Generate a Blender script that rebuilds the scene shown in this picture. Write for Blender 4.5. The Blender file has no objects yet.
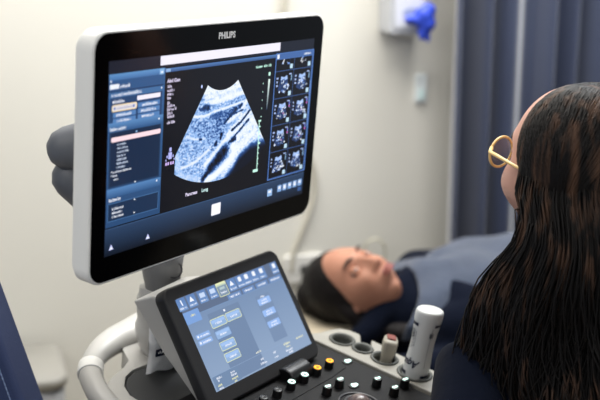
import bpy, bmesh, math, random
import numpy as np
from mathutils import Vector as V3, Matrix, noise
random.seed(7)
SC = bpy.context.scene
COL = SC.collection
PI = math.pi
HC = 1.5
PITCH = math.radians(13.3)
FPX = 1035.0
CAM = V3((0, 0, HC))

def ray(px, py):
    a, b = (px-300)/FPX, (py-200)/FPX
    return V3((a, -math.sin(PITCH)*b+math.cos(PITCH), -math.cos(PITCH)*b-math.sin(PITCH)))
def at(px, py, Y):
    d = ray(px, py)
    return CAM + d*(Y/d.y)

# ---------------------------------------------------------------- materials
def lin(c):
    return tuple((x/255/12.92) if x/255 <= .04045 else ((x/255+.055)/1.055)**2.4 for x in c)
MATS = {}
def mat(name, rgb, rough=.5, metal=0, bump=0, bscale=60, var=.04, vscale=8, sheen=0, coat=0, emit=None, estr=1, alpha=1, trans=0, spec=.5, stretch=None, rgb2=None):
    if name in MATS: return MATS[name]
    m = bpy.data.materials.new(name); m.use_nodes = True
    nt = m.node_tree; N = nt.nodes; L = nt.links
    p = N['Principled BSDF']
    p.inputs['Roughness'].default_value = rough
    p.inputs['Metallic'].default_value = metal
    p.inputs['Specular IOR Level'].default_value = spec
    p.inputs['Sheen Weight'].default_value = sheen
    p.inputs['Coat Weight'].default_value = coat
    p.inputs['Transmission Weight'].default_value = trans
    p.inputs['Alpha'].default_value = alpha
    c = lin(rgb)
    tc = N.new('ShaderNodeTexCoord'); mp = N.new('ShaderNodeMapping')
    L.new(tc.outputs['Object'], mp.inputs['Vector'])
    if stretch: mp.inputs['Scale'].default_value = stretch
    nz = N.new('ShaderNodeTexNoise'); nz.inputs['Scale'].default_value = vscale; nz.inputs['Detail'].default_value = 4
    L.new(mp.outputs[0], nz.inputs['Vector'])
    rp = N.new('ShaderNodeValToRGB')
    if rgb2:
        c2 = lin(rgb2); rp.color_ramp.elements[0].position = .4; rp.color_ramp.elements[1].position = .66
        rp.color_ramp.elements[0].color = (*c, 1); rp.color_ramp.elements[1].color = (*c2, 1)
    else:
        rp.color_ramp.elements[0].position = .3; rp.color_ramp.elements[1].position = .7
        rp.color_ramp.elements[0].color = (*[x*(1-var) for x in c], 1)
        rp.color_ramp.elements[1].color = (*[min(1, x*(1+var)) for x in c], 1)
    L.new(nz.outputs['Fac'], rp.inputs['Fac']); L.new(rp.outputs['Color'], p.inputs['Base Color'])
    if bump:
        n2 = N.new('ShaderNodeTexNoise'); n2.inputs['Scale'].default_value = bscale; n2.inputs['Detail'].default_value = 6
        L.new(mp.outputs[0], n2.inputs['Vector'])
        b = N.new('ShaderNodeBump'); b.inputs['Strength'].default_value = bump; b.inputs['Distance'].default_value = .01
        L.new(n2.outputs['Fac'], b.inputs['Height']); L.new(b.outputs[0], p.inputs['Normal'])
    if emit:
        p.inputs['Emission Color'].default_value = (*lin(emit), 1); p.inputs['Emission Strength'].default_value = estr
    MATS[name] = m
    return m
def mat_display(name, estr, rough=.18):
    m = bpy.data.materials.new(name); m.use_nodes = True
    nt = m.node_tree; p = nt.nodes['Principled BSDF']
    p.inputs['Base Color'].default_value = (.008, .008, .009, 1); p.inputs['Roughness'].default_value = rough; p.inputs['Specular IOR Level'].default_value = .25
    a = nt.nodes.new('ShaderNodeAttribute'); a.attribute_name = 'Col'
    nt.links.new(a.outputs['Color'], p.inputs['Emission Color'])
    p.inputs['Emission Strength'].default_value = estr
    MATS[name] = m
    return m

WHITE = mat('white_plastic', (234, 233, 229), .42, var=.015)
WHITE2 = mat('white_frame_plastic', (180, 178, 174), .38, var=.02)
BLACK = mat('black_glass', (4, 4, 5), .12, var=.1, spec=.12)
BEZEL = mat('charcoal_plastic', (27, 27, 29), .55, bump=.04, bscale=900)
DECK = mat('black_deck', (15, 15, 17), .6, spec=.2, bump=.05, bscale=900)
MATG = mat('grey_rubber_mat', (54, 55, 57), .7, bump=.1, bscale=500)
LINER = mat('grey_cup_liner', (78, 80, 76), .55)
SLATE = mat('slate_plastic', (84, 87, 94), .5, bump=.03, bscale=700)
NECK = mat('grey_joint_plastic', (112, 112, 112), .4)
KNOB = mat('black_knob', (9, 9, 10), .35)
RINGW = mat('white_light_ring', (200, 220, 215), .4, emit=(205, 255, 240), estr=1.0)
RINGO = mat('orange_light_ring', (220, 150, 30), .4, emit=(255, 165, 10), estr=1.0)
DISP = mat_display('monitor_display', .64)
TDISP = mat_display('touch_display', .66, .3)
RIMM = mat('rim_plastic', (146, 143, 134), .45, var=.02)

# ---------------------------------------------------------------- mesh helpers
def link(ob, parent=None):
    COL.objects.link(ob)
    if parent is not None:
        ob.parent = parent
        if parent.type == 'EMPTY': ob.matrix_parent_inverse = Matrix.Translation(-parent.location)
    return ob
def obj(name, bm, m, parent=None, mods=(), smooth=True):
    me = bpy.data.meshes.new(name); bm.to_mesh(me); bm.free()
    if smooth:
        for p in me.polygons: p.use_smooth = True
    for x in (m if isinstance(m, (list, tuple)) else [m]): me.materials.append(x)
    ob = bpy.data.objects.new(name, me); link(ob, parent)
    for k, a in mods:
        md = ob.modifiers.new(k, k)
        for q, v in a.items(): setattr(md, q, v)
    return ob
def bev(w, s=3, ang=35): return [('BEVEL', dict(width=w, segments=s, limit_method='ANGLE', angle_limit=math.radians(ang), harden_normals=False)), ('WEIGHTED_NORMAL', dict(keep_sharp=False))]
def remesh(v, it=4, f=.5): return [('REMESH', dict(mode='VOXEL', voxel_size=v, use_smooth_shade=True)), ('SMOOTH', dict(iterations=it, factor=f))]
def tag(o, label, cat, group=None, kind=None):
    if label: o['label'] = label
    if cat: o['category'] = cat
    if group: o['group'] = group
    if kind: o['kind'] = kind
    return o
def empty(name, loc, label, cat, group=None):
    o = bpy.data.objects.new(name, None); o.location = loc; o.empty_display_size = .05
    COL.objects.link(o); tag(o, label, cat, group); return o
def structure(o): o['kind'] = 'structure'; return o
def rrect(w, h, r, seg=8, cx=0, cy=0):
    P = []
    for (sx, sy, a0) in ((1, 1, 0), (-1, 1, 90), (-1, -1, 180), (1, -1, 270)):
        for i in range(seg+1):
            a = math.radians(a0+90*i/seg)
            P.append((cx+sx*(w/2-r)+r*math.cos(a), cy+sy*(h/2-r)+r*math.sin(a)))
    return P
def circ(cx, cy, r, n=32, ry=None): return [(cx+r*math.cos(2*PI*i/n), cy+(ry or r)*math.sin(2*PI*i/n)) for i in range(n)]
def prism(bm, poly, z0, z1, M=Matrix(), holes=()):
    """extrude a 2d outline (with holes) between two heights"""
    loops = [poly]+list(holes)
    vs = [[bm.verts.new(M @ V3((x, y, z0))) for x, y in lp] for lp in loops]
    es = []
    for lv in vs:
        for i in range(len(lv)): es.append(bm.edges.new((lv[i], lv[(i+1) % len(lv)])))
    if holes:
        r = bmesh.ops.triangle_fill(bm, edges=es, use_beauty=True)
        fs = [g for g in r['geom'] if isinstance(g, bmesh.types.BMFace)]
    else:
        fs = [bm.faces.new(vs[0])]
    r = bmesh.ops.extrude_face_region(bm, geom=fs)
    nv = [g for g in r['geom'] if isinstance(g, bmesh.types.BMVert)]
    d = (M.to_3x3() @ V3((0, 0, z1-z0)))
    bmesh.ops.translate(bm, verts=nv, vec=d)
    bmesh.ops.recalc_face_normals(bm, faces=bm.faces)
    return bm
def loft(bm, rings, cap=True, closed=True):
    R = [[bm.verts.new(p) for p in r] for r in rings]
    n = len(R[0])
    for i in range(len(R)-1):
        for j in range(n if closed else n-1):
            k = (j+1) % n
            bm.faces.new((R[i][j], R[i][k], R[i+1][k], R[i+1][j]))
    if cap and closed:
        bm.faces.new(R[0][::-1]); bm.faces.new(R[-1])
    return bm
def tube(bm, pts, rad, seg=16, round_ends=True, flat=1.0, up=None):
    pts = [V3(p) for p in pts]
    if not isinstance(rad, (list, tuple)): rad = [rad]*len(pts)
    T = []
    for i in range(len(pts)):
        t = (pts[min(i+1, len(pts)-1)]-pts[max(i-1, 0)]).normalized(); T.append(t)
    if up is None: up = V3((0, 0, 1)) if abs(T[0].z) < .9 else V3((1, 0, 0))
    up = V3(up)
    rings = []
    def ring(c, t, r):
        a = (up - t*up.dot(t)).normalized(); b = t.cross(a)
        return [c + a*math.cos(2*PI*k/seg)*r + b*math.sin(2*PI*k/seg)*r*flat for k in range(seg)]
    if round_ends:
        for k in (.12, .5, .85): rings.append(ring(pts[0]-T[0]*rad[0]*math.sqrt(1-k*k), T[0], rad[0]*k))
    for p, t, r in zip(pts, T, rad): rings.append(ring(p, t, r))
    if round_ends:
        for k in (.85, .5, .12): rings.append(ring(pts[-1]+T[-1]*rad[-1]*math.sqrt(1-k*k), T[-1], rad[-1]*k))
    loft(bm, rings)
    return bm
def smooth_path(pts, n=8):
    pts = [V3(p) for p in pts]; out = []
    for i in range(len(pts)-1):
        p0, p1, p2, p3 = pts[max(i-1, 0)], pts[i], pts[i+1], pts[min(i+2, len(pts)-1)]
        for k in range(n):
            t = k/n
            out.append(.5*((2*p1)+(p2-p0)*t+(2*p0-5*p1+4*p2-p3)*t*t+(3*p1-p0-3*p2+p3)*t**3))
    out.append(pts[-1]); return out
def ball(bm, c, r, M=Matrix(), seg=24):
    if not isinstance(r, (list, tuple)): r = (r, r, r)
    bmesh.ops.create_uvsphere(bm, u_segments=seg, v_segments=seg//2, radius=1, matrix=M @ Matrix.Translation(c) @ Matrix.Diagonal((*r, 1)))
    return bm
def box(bm, c, s, M=Matrix()):
    bmesh.ops.create_cube(bm, size=1, matrix=M @ Matrix.Translation(c) @ Matrix.Diagonal((*s, 1))); return bm
def cyl(bm, c, r, h, M=Matrix(), r2=None, seg=28):
    bmesh.ops.create_cone(bm, cap_ends=True, segments=seg, radius1=r, radius2=r if r2 is None else r2, depth=h, matrix=M @ Matrix.Translation(c)); return bm
def torus(bm, c, R, r, M=Matrix(), n=28, k=10, ry=None):
    rings = []
    for i in range(n):
        a = 2*PI*i/n
        rings.append([M @ (V3(c)+V3(((R+r*math.cos(b))*math.cos(a), ((ry or R)+r*math.cos(b))*math.sin(a), r*math.sin(b)))) for b in [2*PI*j/k for j in range(k)]])
    rings.append(rings[0]); R_ = [[bm.verts.new(p) for p in q] for q in rings[:-1]]
    for i in range(n):
        for j in range(k):
            bm.faces.new((R_[i][j], R_[(i+1) % n][j], R_[(i+1) % n][(j+1) % k], R_[i][(j+1) % k]))
    return bm
def text_geo(s, size, bold=0, shear=0, align='CENTER'):
    cu = bpy.data.curves.new('t', 'FONT'); cu.body = s; cu.size = size; cu.offset = bold; cu.shear = shear; cu.resolution_u = 3
    cu.align_x = align; cu.align_y = 'CENTER'
    o = bpy.data.objects.new('t', cu); COL.objects.link(o)
    bpy.context.view_layer.update()
    me = bpy.data.meshes.new_from_object(o.evaluated_get(bpy.context.evaluated_depsgraph_get()))
    vs = [tuple(v.co) for v in me.vertices]; fs = [tuple(p.vertices) for p in me.polygons]
    bpy.data.objects.remove(o); bpy.data.curves.remove(cu); bpy.data.meshes.remove(me)
    return vs, fs
def text_bm(bm, s, size, fn, **k):
    vs, fs = text_geo(s, size, **k)
    B = [bm.verts.new(fn(x, y)) for x, y, _ in vs]
    for f in fs:
        try: bm.faces.new([B[i] for i in f])
        except ValueError: pass
    return bm
def frame(o, ex, up, n):
    M = Matrix.Identity(4)
    for i, a in enumerate((ex, up, n)):
        for r in range(3): M[r][i] = a[r]
    for r in range(3): M[r][3] = o[r]
    return M

class UI:
    """flat lit graphics of a display, in millimetres from its top left corner"""
    def __init__(s, M): s.M = M; s.v = []; s.f = []; s.c = []; s.z = 0
    def pt(s, x, y, z): return tuple(s.M @ V3((x/1000, -y/1000, z)))
    def poly(s, P, col, lay=None):
        s.z += 1; z = .0004+s.z*.0000008
        b = len(s.v); s.v += [s.pt(x, y, z) for x, y in P]; s.f.append(tuple(range(b, b+len(P)))); s.c.append([lin(k) for k in col] if isinstance(col[0], tuple) else [lin(col)]*len(P))
    def rect(s, x0, y0, x1, y1, col, col2=None):
        s.poly([(x0, y0), (x0, y1), (x1, y1), (x1, y0)], [col, col2, col2, col] if col2 else col)
    def rr(s, x0, y0, x1, y1, r, col, edge=None, ew=1):
        def P(a, b, c, d, r): return [(x, y) for x, y in rrect(c-a, d-b, r, 4, (a+c)/2, (b+d)/2)]
        if edge: s.poly(P(x0-ew, y0-ew, x1+ew, y1+ew, r+ew), edge)
        s.poly(P(x0, y0, x1, y1, r), col)
    def line(s, x0, y0, x1, y1, w, col):
        d = math.hypot(x1-x0, y1-y0) or 1; nx, ny = -(y1-y0)/d*w/2, (x1-x0)/d*w/2
        s.poly([(x0+nx, y0+ny), (x0-nx, y0-ny), (x1-nx, y1-ny), (x1+nx, y1+ny)], col)
    def words(s, x0, y, x1, h, col, seed=0):
        """illegible small print: letter-sized strokes"""
        r = random.Random(seed*131+int(x0*7+y*13)); x = x0
        while x < x1:
            w = h*r.choice((.35, .5, .55)); q = r.random()
            hh = h*(1 if q > .7 else .72)
            s.rect(x, y+h/2-hh, min(x+w*.38, x1), y+h/2, col)
            if q < .6: s.rect(x, y+h/2-hh*r.choice((1, .62)), min(x+w, x1), y+h/2-hh*r.choice((1, .62))+h*.24, col)
            if q > .3: s.rect(x+w*.62, y+h/2-hh*.8, min(x+w, x1+w*.3), y+h/2, col)
            x += w+h*.16
            if r.random() < .07: x += h*.35
    def text(s, t, x, y, size, col, **k):
        vs, fs = text_geo(t, size, **k); s.z += 1; z = .0004+s.z*.0000008; b = len(s.v)
        s.v += [s.pt(x+a, y-c, z) for a, c, _ in vs]
        for f in fs: s.f.append(tuple(b+i for i in f)); s.c.append([lin(col)]*len(f))
    def build(s, name, m, parent):
        me = bpy.data.meshes.new(name); me.from_pydata(s.v, [], s.f); me.materials.append(m)
        ca = me.color_attributes.new('Col', 'FLOAT_COLOR', 'CORNER')
        fl = []
        for c in s.c:
            for k in c: fl += [k[0], k[1], k[2], 1]
        ca.data.foreach_set('color', fl)
        ob = bpy.data.objects.new(name, me); link(ob, parent); return ob

# ================================================================= ultrasound machine
MACH = empty('ultrasound_machine', (-.22, 1.64, 0), 'white ultrasound machine on castors with large monitor, touch panel and black control deck', 'ultrasound machine')
# -- frames (monitor, touch panel, deck)
def fr(o, ex, eyd, n): return frame(o, V3(ex).normalized(), (-V3(eyd)).normalized(), (-V3(n)).normalized())
FM = fr((-.25001, 1.3496, 1.36607), (.57074, .82113, -.00025), (-.07801, .05392, -.99549), (-.81742, .56819, .09483))
FT = fr((-.19005, 1.50878, .98695), (.59846, .80107, .01122), (.40797, -.29267, -.86482), (-.6895, .52214, -.50196))
UU = V3((.5850158, .8110219, 0)); VV = V3((.79870065, -.57612809, -.17364818)); NN = V3((.14083247, -.10158693, .98480775))
FD = frame((.03769142, 1.66534838, .82697732), UU, -VV, NN)       # x = u, y = -v
def D(u, v, n=0): return FD @ V3((u, -v, n))
def uv(P): return [(u, -v) for u, v in P]

# -- monitor
x0, x1, y0, y1 = -.0268, .5035, .0385, -.3085
w, h, cx, cy = x1-x0, y0-y1, (x0+x1)/2, (y0+y1)/2
bm = bmesh.new()
rings = []
for (g, z, r) in ((-.006, .0008, .020), (-.0012, .0022, .024), (.0015, .0005, .026), (.002, -.004, .027), (.002, -.026, .027), (-.003, -.034, .024), (-.012, -.040, .02), (-.05, -.047, .02), (-.1, -.05, .02)):
    rings.append([FM @ V3((x, y, z)) for x, y in rrect(w+2*g, h+2*g, r, 10, cx, cy)])
loft(bm, rings); bmesh.ops.recalc_face_normals(bm, faces=bm.faces)
MON = obj('monitor', bm, WHITE, MACH, [('WEIGHTED_NORMAL', {})])
bm = bmesh.new(); prism(bm, rrect(w-.0034, h-.0034, .0238, 10, cx, cy), -.002, .0025, FM)
obj('glass_bezel', bm, BLACK, MON, smooth=False)
bm = bmesh.new(); text_bm(bm, 'PHILIPS', .0130, lambda x, y: FM @ V3((.2425+x*.95, .0192+y, .0030)), bold=.0006)
LW = mat('printed_white', (252, 252, 252), .6)
o = obj('logo', bm, LW, MON, smooth=False); o['label'] = 'white maker lettering on the top bezel'
# screen graphics
u = UI(Matrix(FM)); u.M = FM @ Matrix.Translation((0, 0, .0023))
K = (13, 15, 24); NV = (28, 46, 74); BL = (58, 100, 152); HL = (92, 142, 196); WT = (240, 244, 255); GR = (205, 255, 238)
u.rect(0, 0, 476, 269.9, K); u.z += 400
u.rect(0, 0, 476, 17, (27, 32, 46))
u.rect(99, .6, 380, 13.6, (244, 240, 255))
u.rect(1, 17.4, 108.5, 229, BL, (44, 76, 118))
u.rect(1, 17.4, 108.5, 26, (98, 150, 205), (66, 110, 164))
u.rect(98, 18.5, 107, 26.5, (140, 185, 230)); u.rect(100.5, 21.5, 105, 24, WT)
u.rect(2, 26, 107, 39, (50, 88, 136)); u.rect(2.5, 31, 19.7, 37.5, WT); u.words(22, 34.3, 40, 5.6, WT, 1)
u.rect(2, 39.5, 107, 42, (36, 64, 104)); u.rect(2, 42, 107, 49, (66, 110, 160))
u.words(6, 45.4, 25, 5.2, WT, 2); u.words(28, 45, 62, 5.2, WT, 3); u.rect(3, 25.5, 5.5, 28, WT); u.rect(102, 43.5, 104, 46, WT)
u.rect(3.5, 49.5, 105, 86, (40, 70, 112))
u.words(8.5, 54.3, 30, 4.8, WT, 4)
u.rr(54.8, 51, 101, 57.2, 1, (245, 240, 255))
u.rr(8.5, 60.2, 53.5, 67, 1.6, (225, 220, 225), (255, 226, 170), 1.2)
u.rect(11, 62, 14, 65.5, (70, 110, 190)); u.rect(47, 62, 50, 65.5, (70, 110, 190)); u.words(17, 63.7, 45, 3, (150, 160, 200), 5)
for i, (x, y) in enumerate(((57, 61), (57, 69), (57, 77), (9.5, 69.6), (9.5, 77.6))):
    u.rr(x, y, x+43.5, y+6.6, 1, (86, 130, 186)); u.words(x+(6 if i % 2 else 8), y+3.3, x+38-3*i % 7, 4.6, WT, 6+i)
u.rect(1.5, 83, 108, 93.8, (94, 140, 192), (58, 98, 148)); u.words(5, 91.8, 34, 4.8, WT, 14); u.rect(99, 87, 101.5, 89.5, WT)
u.rect(3.5, 96, 105, 173, (36, 60, 94)); u.rect(6.5, 97, 103, 171, (26, 44, 72)); u.rect(54, 99, 57, 101.5, (140, 180, 225))
u.rr(7.5, 103, 104.3, 109.6, 2, (255, 224, 232))
for i in range(7):
    y = 113.6+i*5.3
    u.words(19, y, 35.5+(i % 3)*2.6, 3.2, (214, 226, 248), 20+i)
for i, (a, b) in enumerate(((12, 47), (12, 20), (14, 23))):
    u.words(a, 151.2+i*5.3, b, 3.2, WT, 40+i); u.rect(9, 149.5+i*5.4, 10.4, 151.5+i*5.4, WT) if i < 2 else None
u.rect(1.5, 174.5, 108, 187, (88, 134, 188), (52, 90, 138)); u.words(6, 190.3, 28.5, 5, WT, 50)
u.poly([(54, 171), (58, 171), (56, 173.5)], WT)
u.rect(4, 195, 105, 221, (72, 112, 160)); u.rect(5, 187.5 + 8.5, 104, 220, (30, 50, 80)); u.poly([(54, 198.5), (58, 198.5), (56, 196)], WT); u.poly([(54, 216), (58, 216), (56, 218.5)], WT); u.rect(99, 177, 101.5, 179.5, WT)
for i in range(3): u.words(12.5, 203.4+i*5.6, 35-3*(i % 2)*1.0, 3.9, WT, 60+i)
u.rect(107.8, 17.5, 109, 229, (52, 88, 134))
u.rect(108.5, 18.8, 476, 24.3, (84, 124, 184), (56, 86, 136)); u.rect(110.5, 19.3, 120, 23.6, (150, 184, 228))
u.rect(0, 231.5, 476, 269.9, (44, 66, 98), (14, 22, 36)); u.rect(0, 230.6, 476, 231.6, (62, 90, 128))
u.rr(228.5, 240.5, 249.5, 258, 1.2, (255, 250, 252), (190, 200, 225), .8)
u.rr(372.5, 243.5, 385.5, 255.5, 1, (150, 186, 232)); u.rect(375, 246, 383, 250, WT)
for i in range(5):
    a = 400.5+i*14.8; u.rr(a, 241.5, a+11.6, 253, .8, (130, 170, 224)); u.rect(a+2.5, 243.5, a+9, 248.4+(i % 2)*2, WT)
u.rect(461, 255.6, 471, 262.5, (58, 92, 148))
for (a, b) in ((12.5, 259), (86, 260)): u.poly([(a, b-5), (a-4.4, b+3), (a+4.4, b+3)], (200, 205, 255)); u.rect(a-2.2, b-.6, a+2.2, b+2.2, WT)
# patient data text
PW = (236, 226, 255)
u.text('Abd Gen', .0, .0, .1, PW) if False else None
u.text('Abd Gen', 115+12.4, 37, 7.4, PW, bold=.22)
for i, (a, b, y) in enumerate(((115, 124, 44.5), (115, 129, 50.2), (115.5, 127, 55.6), (115.5, 124, 61), (116, 121, 68), (116.5, 131, 72.5), (116, 135, 77.6), (116.5, 127, 83), (117, 131, 88), (117, 133, 96.5))):
    u.words(a, y, b, 4.6, PW, 80+i)
u.words(318, 34.6, 335, 4.4, GR, 98); u.words(339, 34.4, 359, 4.6, GR, 99)
u.rect(352.6, 45.8, 357.6, 51.5, GR)
u.poly([(353.3, 56.8), (352.6, 106), (355.2, 106), (357.9, 57.2)], [(236, 255, 250), (40, 60, 90), (40, 60, 90), (236, 255, 250)])
for i in range(5): u.rect(339.4, 61.5+i*13.3, 341, 63.7+i*13.3, GR)
u.line(336.3, 122, 338.3, 203, 1.8, GR); u.rr(328, 201.6, 341, 206.4, 1.5, GR)
for i in range(9): u.rect(336.5+i*.2, 122+i*8.8, 340.8+(i == 4)*1.6, 124.0+i*8.8+(i == 4)*1.6, GR)
u.rect(334, 121, 341, 123, GR)
u.text('Pancreas', 178, 212.5, 7.6, PW, bold=.2); u.text('Long', 209, 212.6, 7.6, (215, 250, 250), bold=.2)
u.poly([(a*1.9+189.5, b*2.8+52) for a, b in circ(0, 0, 1, 12)], (190, 205, 255))
# body mark
for (a, b, c, d) in ((124.4, 134, 129, 140), (122.8, 141, 130.2, 151), (119, 145, 121.4, 149), (131.8, 145, 134, 149), (117, 150.5, 119, 153.5), (134.5, 150.5, 136.5, 153.5)): u.rr(a, b, c, d, .9, (186, 190, 255))
for a in (117, 121.4, 127.2, 132): u.rr(a, 155, a+3.2, 159.6, 1, (214, 186, 250))
# thumbnails strip
BLN = (86, 126, 196)
u.rect(369.3, 17.5, 477, 227.6, BLN); u.rect(371.3, 28, 474.6, 225.5, K); u.rect(371, 18.5, 475, 27.5, (70, 106, 168)); u.rect(373, 19.5, 379, 26.5, WT); u.words(449, 23, 470, 5, WT, 120)
u.rect(472.2, 28, 474.6, 225.5, (62, 96, 156)); u.rect(472.4, 70, 474.4, 150, (110, 150, 220))
rows = [(28, 47)]+[(47+i*44.6, 47+(i+1)*44.6) for i in range(4)]
for ri, (a, b) in enumerate(rows):
    u.rect(371.3, b-.7, 472, b+.5, (60, 88, 140)); u.rect(421.2, a, 422.3, b, (60, 88, 140))
    for ci, xx in enumerate((371.3, 422.3)):
        r = random.Random(ri*2+ci+5); cxx = xx+25
        if ri:
            u.poly([(cxx-9, a+9), (cxx-16, a+31), (cxx-3, a+36), (cxx+14, a+31), (cxx+8, a+8), (cxx, a+11)], (44, 66, 112))
            u.poly([(cxx-8, a+9), (cxx-9.5, a+15), (cxx, a+17), (cxx+9.5, a+14), (cxx+7.5, a+8), (cxx, a+11)], (172, 200, 250))
            n = 34
        else: n = 9
        for k in range(n):
            s_ = r.random(); yy = (a+15+20*s_) if ri else a+2+r.random()*8
            px = cxx+(r.random()*2-1)*(7+9*s_ if ri else 12)
            ln = 1.5+r.random()*4; ang = r.uniform(-1.2, .4)
            u.line(px, yy, px+ln*math.cos(ang), yy+ln*math.sin(ang), 1+r.random()*1.8, r.choice(((120, 160, 235), (225, 236, 255), (190, 212, 255), (245, 248, 255), (24, 34, 64))))
        if ri:
            for k in range(3): u.rect(xx+4, a+10+k*6, xx+6.4+r.random()*3, a+13+k*6, (170, 190, 240))
            u.rect(xx+44, a+8, xx+46, a+18, (150, 190, 230)); u.rect(xx+38, a+5.5, xx+45, a+7.5, (170, 190, 240))
        if ri in (2, 3): u.rect(xx+43, a+14, xx+46, a+17, (210, 90, 190)); u.rect(xx+28, a+25, xx+30.5, a+27, (200, 90, 190)); u.rect(xx+43, a+9, xx+45.5, a+12, (120, 100, 230))
        u.rect(xx+39, b-9.5, xx+46.5, b-2.4, (196, 228, 250))
o = u.build('screen', DISP, MON); o['label'] = 'lit monitor screen with grey-blue sector scan and thumbnail strip'

# sector image of the scan: fine polar grid, its brightness computed from the anatomy seen on it
SCANZ = .00285
def seg_d(P, pts):
    d = np.full(P.shape[:-1], 1e9)
    pts = np.array(pts, float)
    if len(pts) == 1: return np.hypot(P[..., 0]-pts[0, 0], P[..., 1]-pts[0, 1])
    for a, b in zip(pts[:-1], pts[1:]):
        t = np.clip(((P-a)@(b-a))/((b-a)@(b-a)), 0, 1)
        q = P-(a+t[..., None]*(b-a)); d = np.minimum(d, np.hypot(q[..., 0], q[..., 1]))
    return d
rng = np.random.default_rng(3)
def vnoise(X, Y, s, seed):
    g = np.random.default_rng(seed).random((256, 256)); x = X/s; y = Y/s
    xi = np.floor(x).astype(int); yi = np.floor(y).astype(int); fx = x-xi; fy = y-yi; fx = fx*fx*(3-2*fx); fy = fy*fy*(3-2*fy)
    G = lambda a, b: g[a % 256, b % 256]
    return (G(xi, yi)*(1-fx)+G(xi+1, yi)*fx)*(1-fy)+(G(xi, yi+1)*(1-fx)+G(xi+1, yi+1)*fx)*fy
NR, NA = 200, 210
rr_ = np.linspace(62.2, 203, NR); aa_ = np.radians(np.linspace(-34.1, 36.2, NA))
Rg, Ag = np.meshgrid(rr_, aa_, indexing='ij')
X = 239.2+Rg*np.sin(Ag); Y = .2+Rg*np.cos(Ag); P = np.stack([X, Y], -1)
ss = lambda d, w: np.exp(-(d/w)**2)
nf = vnoise(X, Y, 1.7, 1)*.6+vnoise(X, Y, 3.4, 2)*.4
str_ = vnoise(X*.55+Y*.5, Y*.95-X*.35, 2.1, 3)          # streaks running up to the right
I = .60+.16*(nf-.5)+.42*(str_-.5)
topb = np.clip((86-Rg)/14, 0, 1)
I += topb*(.30+.35*(vnoise(Ag*300, Rg, 2.6, 5)-.4))
# duller band of liver between skin layers and pancreas
I -= .20*ss(seg_d(P, [(235, 108), (262, 98), (285, 90)]), 9)
I -= .10*ss(seg_d(P, [(180, 118), (215, 122), (235, 118)]), 16)
def stroke(pts, w, a):
    global I
    k = np.exp(-(np.clip(seg_d(P, pts)+2.2*(nf-.5), 0, None)/w)**3); I = I*(1-k)+k*(a+.25*(nf-.5))
stroke([(174.1, 95.6), (200.7, 97.7), (227.5, 93.4), (255.1, 90.3), (292, 86)], 2.3, .88)
stroke([(200, 79), (226, 78), (257.7, 75.2), (292, 71)], 4.2, .92)
stroke([(212, 66), (236, 71), (268, 66)], 3.5, .8)
stroke([(199.6, 84.5), (207, 85)], 5.5, .12); stroke([(190, 86), (197, 88)], 3, .25)
stroke([(216.2, 100.4), (239.4, 97.9)], 4, .36)
right = np.clip((X-(262+(150-Y)*.35))/12, 0, 1)*np.clip((Y-96)/10, 0, 1); I += .22*right
for pts in ([(304, 82), (296, 90), (286, 100), (272, 108), (257, 112)], [(312, 104), (294, 115), (272, 124), (258, 134)], [(291.2, 123.7), (263.3, 135.7), (244, 147), (232.7, 156.8), (206.6, 173.4)], [(322, 122), (300, 134), (284, 140)], [(326, 136), (306.6, 149.9), (286.2, 157.7)]):
    stroke(pts, 4.4, .90)
stroke([(273.5, 153.7), (277.5, 163), (268, 175), (251.2, 184.5), (231.9, 194), (208.5, 198.2)], 6.4, .97)
stroke([(161.4, 123.7), (180.5, 130.2), (203.5, 132.3)], 2.2, .8); stroke([(150, 170), (170, 168), (186.8, 164.3), (214, 151)], 2.4, .85)
stroke([(143, 150), (146, 172), (160, 185), (190, 193)], 5, .7)
for pts, w, a in (([(249.2, 114.2), (260.6, 106.5), (276, 95.4)], 2.6, .08), ([(268, 128), (290.7, 117.3), (310.2, 102.2)], 2.3, .06), ([(284.1, 93.8), (289, 90)], 3.0, .15), ([(262, 147), (284, 133), (308, 117)], 2.2, .12),
                  ([(242.9, 131), (241, 136)], 3.4, .05), ([(231, 142.6), (230, 145)], 3.6, .05), ([(268, 145.6), (277, 142.6)], 3.3, .06), ([(191.9, 131.9), (195, 132)], 2, .1), ([(264, 104), (292, 99)], 1.6, .2),
                  ([(252, 158), (240, 167)], 10.0, .03), ([(242, 166), (222, 180)], 8.0, .03), ([(224, 178), (204, 195)], 5.0, .04)):
    stroke(pts, w, a)
# shadowed lower right corner of the sector
edge = np.array([(345, 150), (318, 152), (290, 166), (277, 181), (256, 197), (238, 206)], float)
ex_ = np.interp(X, edge[::-1, 0], edge[::-1, 1])
fade = np.clip((Y-ex_)/16, 0, 1)
I = I*(1-fade)**1.6+.02*fade
I = np.where(X < 138.5, .0, I)
I = np.clip(I*1.06, 0, 1); I = I*I*(3-2*I)*.55+I*.45
c0, c1_, c2_, c3_ = np.array(lin((10, 13, 24))), np.array(lin((44, 84, 150))), np.array(lin((150, 190, 245))), np.array(lin((244, 250, 255)))
def ramp(t):
    t = t[..., None]
    return np.where(t < .35, c0+(c1_-c0)*(t/.35), np.where(t < .7, c1_+(c2_-c1_)*((t-.35)/.35), c2_+(c3_-c2_)*((t-.7)/.3)))
CC = ramp(I)
MF = np.array(FM)
Z = np.full(X.shape, SCANZ)
W4 = np.stack([X/1000, -Y/1000, Z, np.ones_like(X)], -1)@MF.T
me = bpy.data.meshes.new('scan_image')
idx = np.arange(NR*NA).reshape(NR, NA)
F = np.stack([idx[:-1, :-1], idx[1:, :-1], idx[1:, 1:], idx[:-1, 1:]], -1).reshape(-1, 4)
me.from_pydata(W4[..., :3].reshape(-1, 3).tolist(), [], F.tolist())
ca = me.color_attributes.new('Col', 'FLOAT_COLOR', 'POINT')
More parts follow.
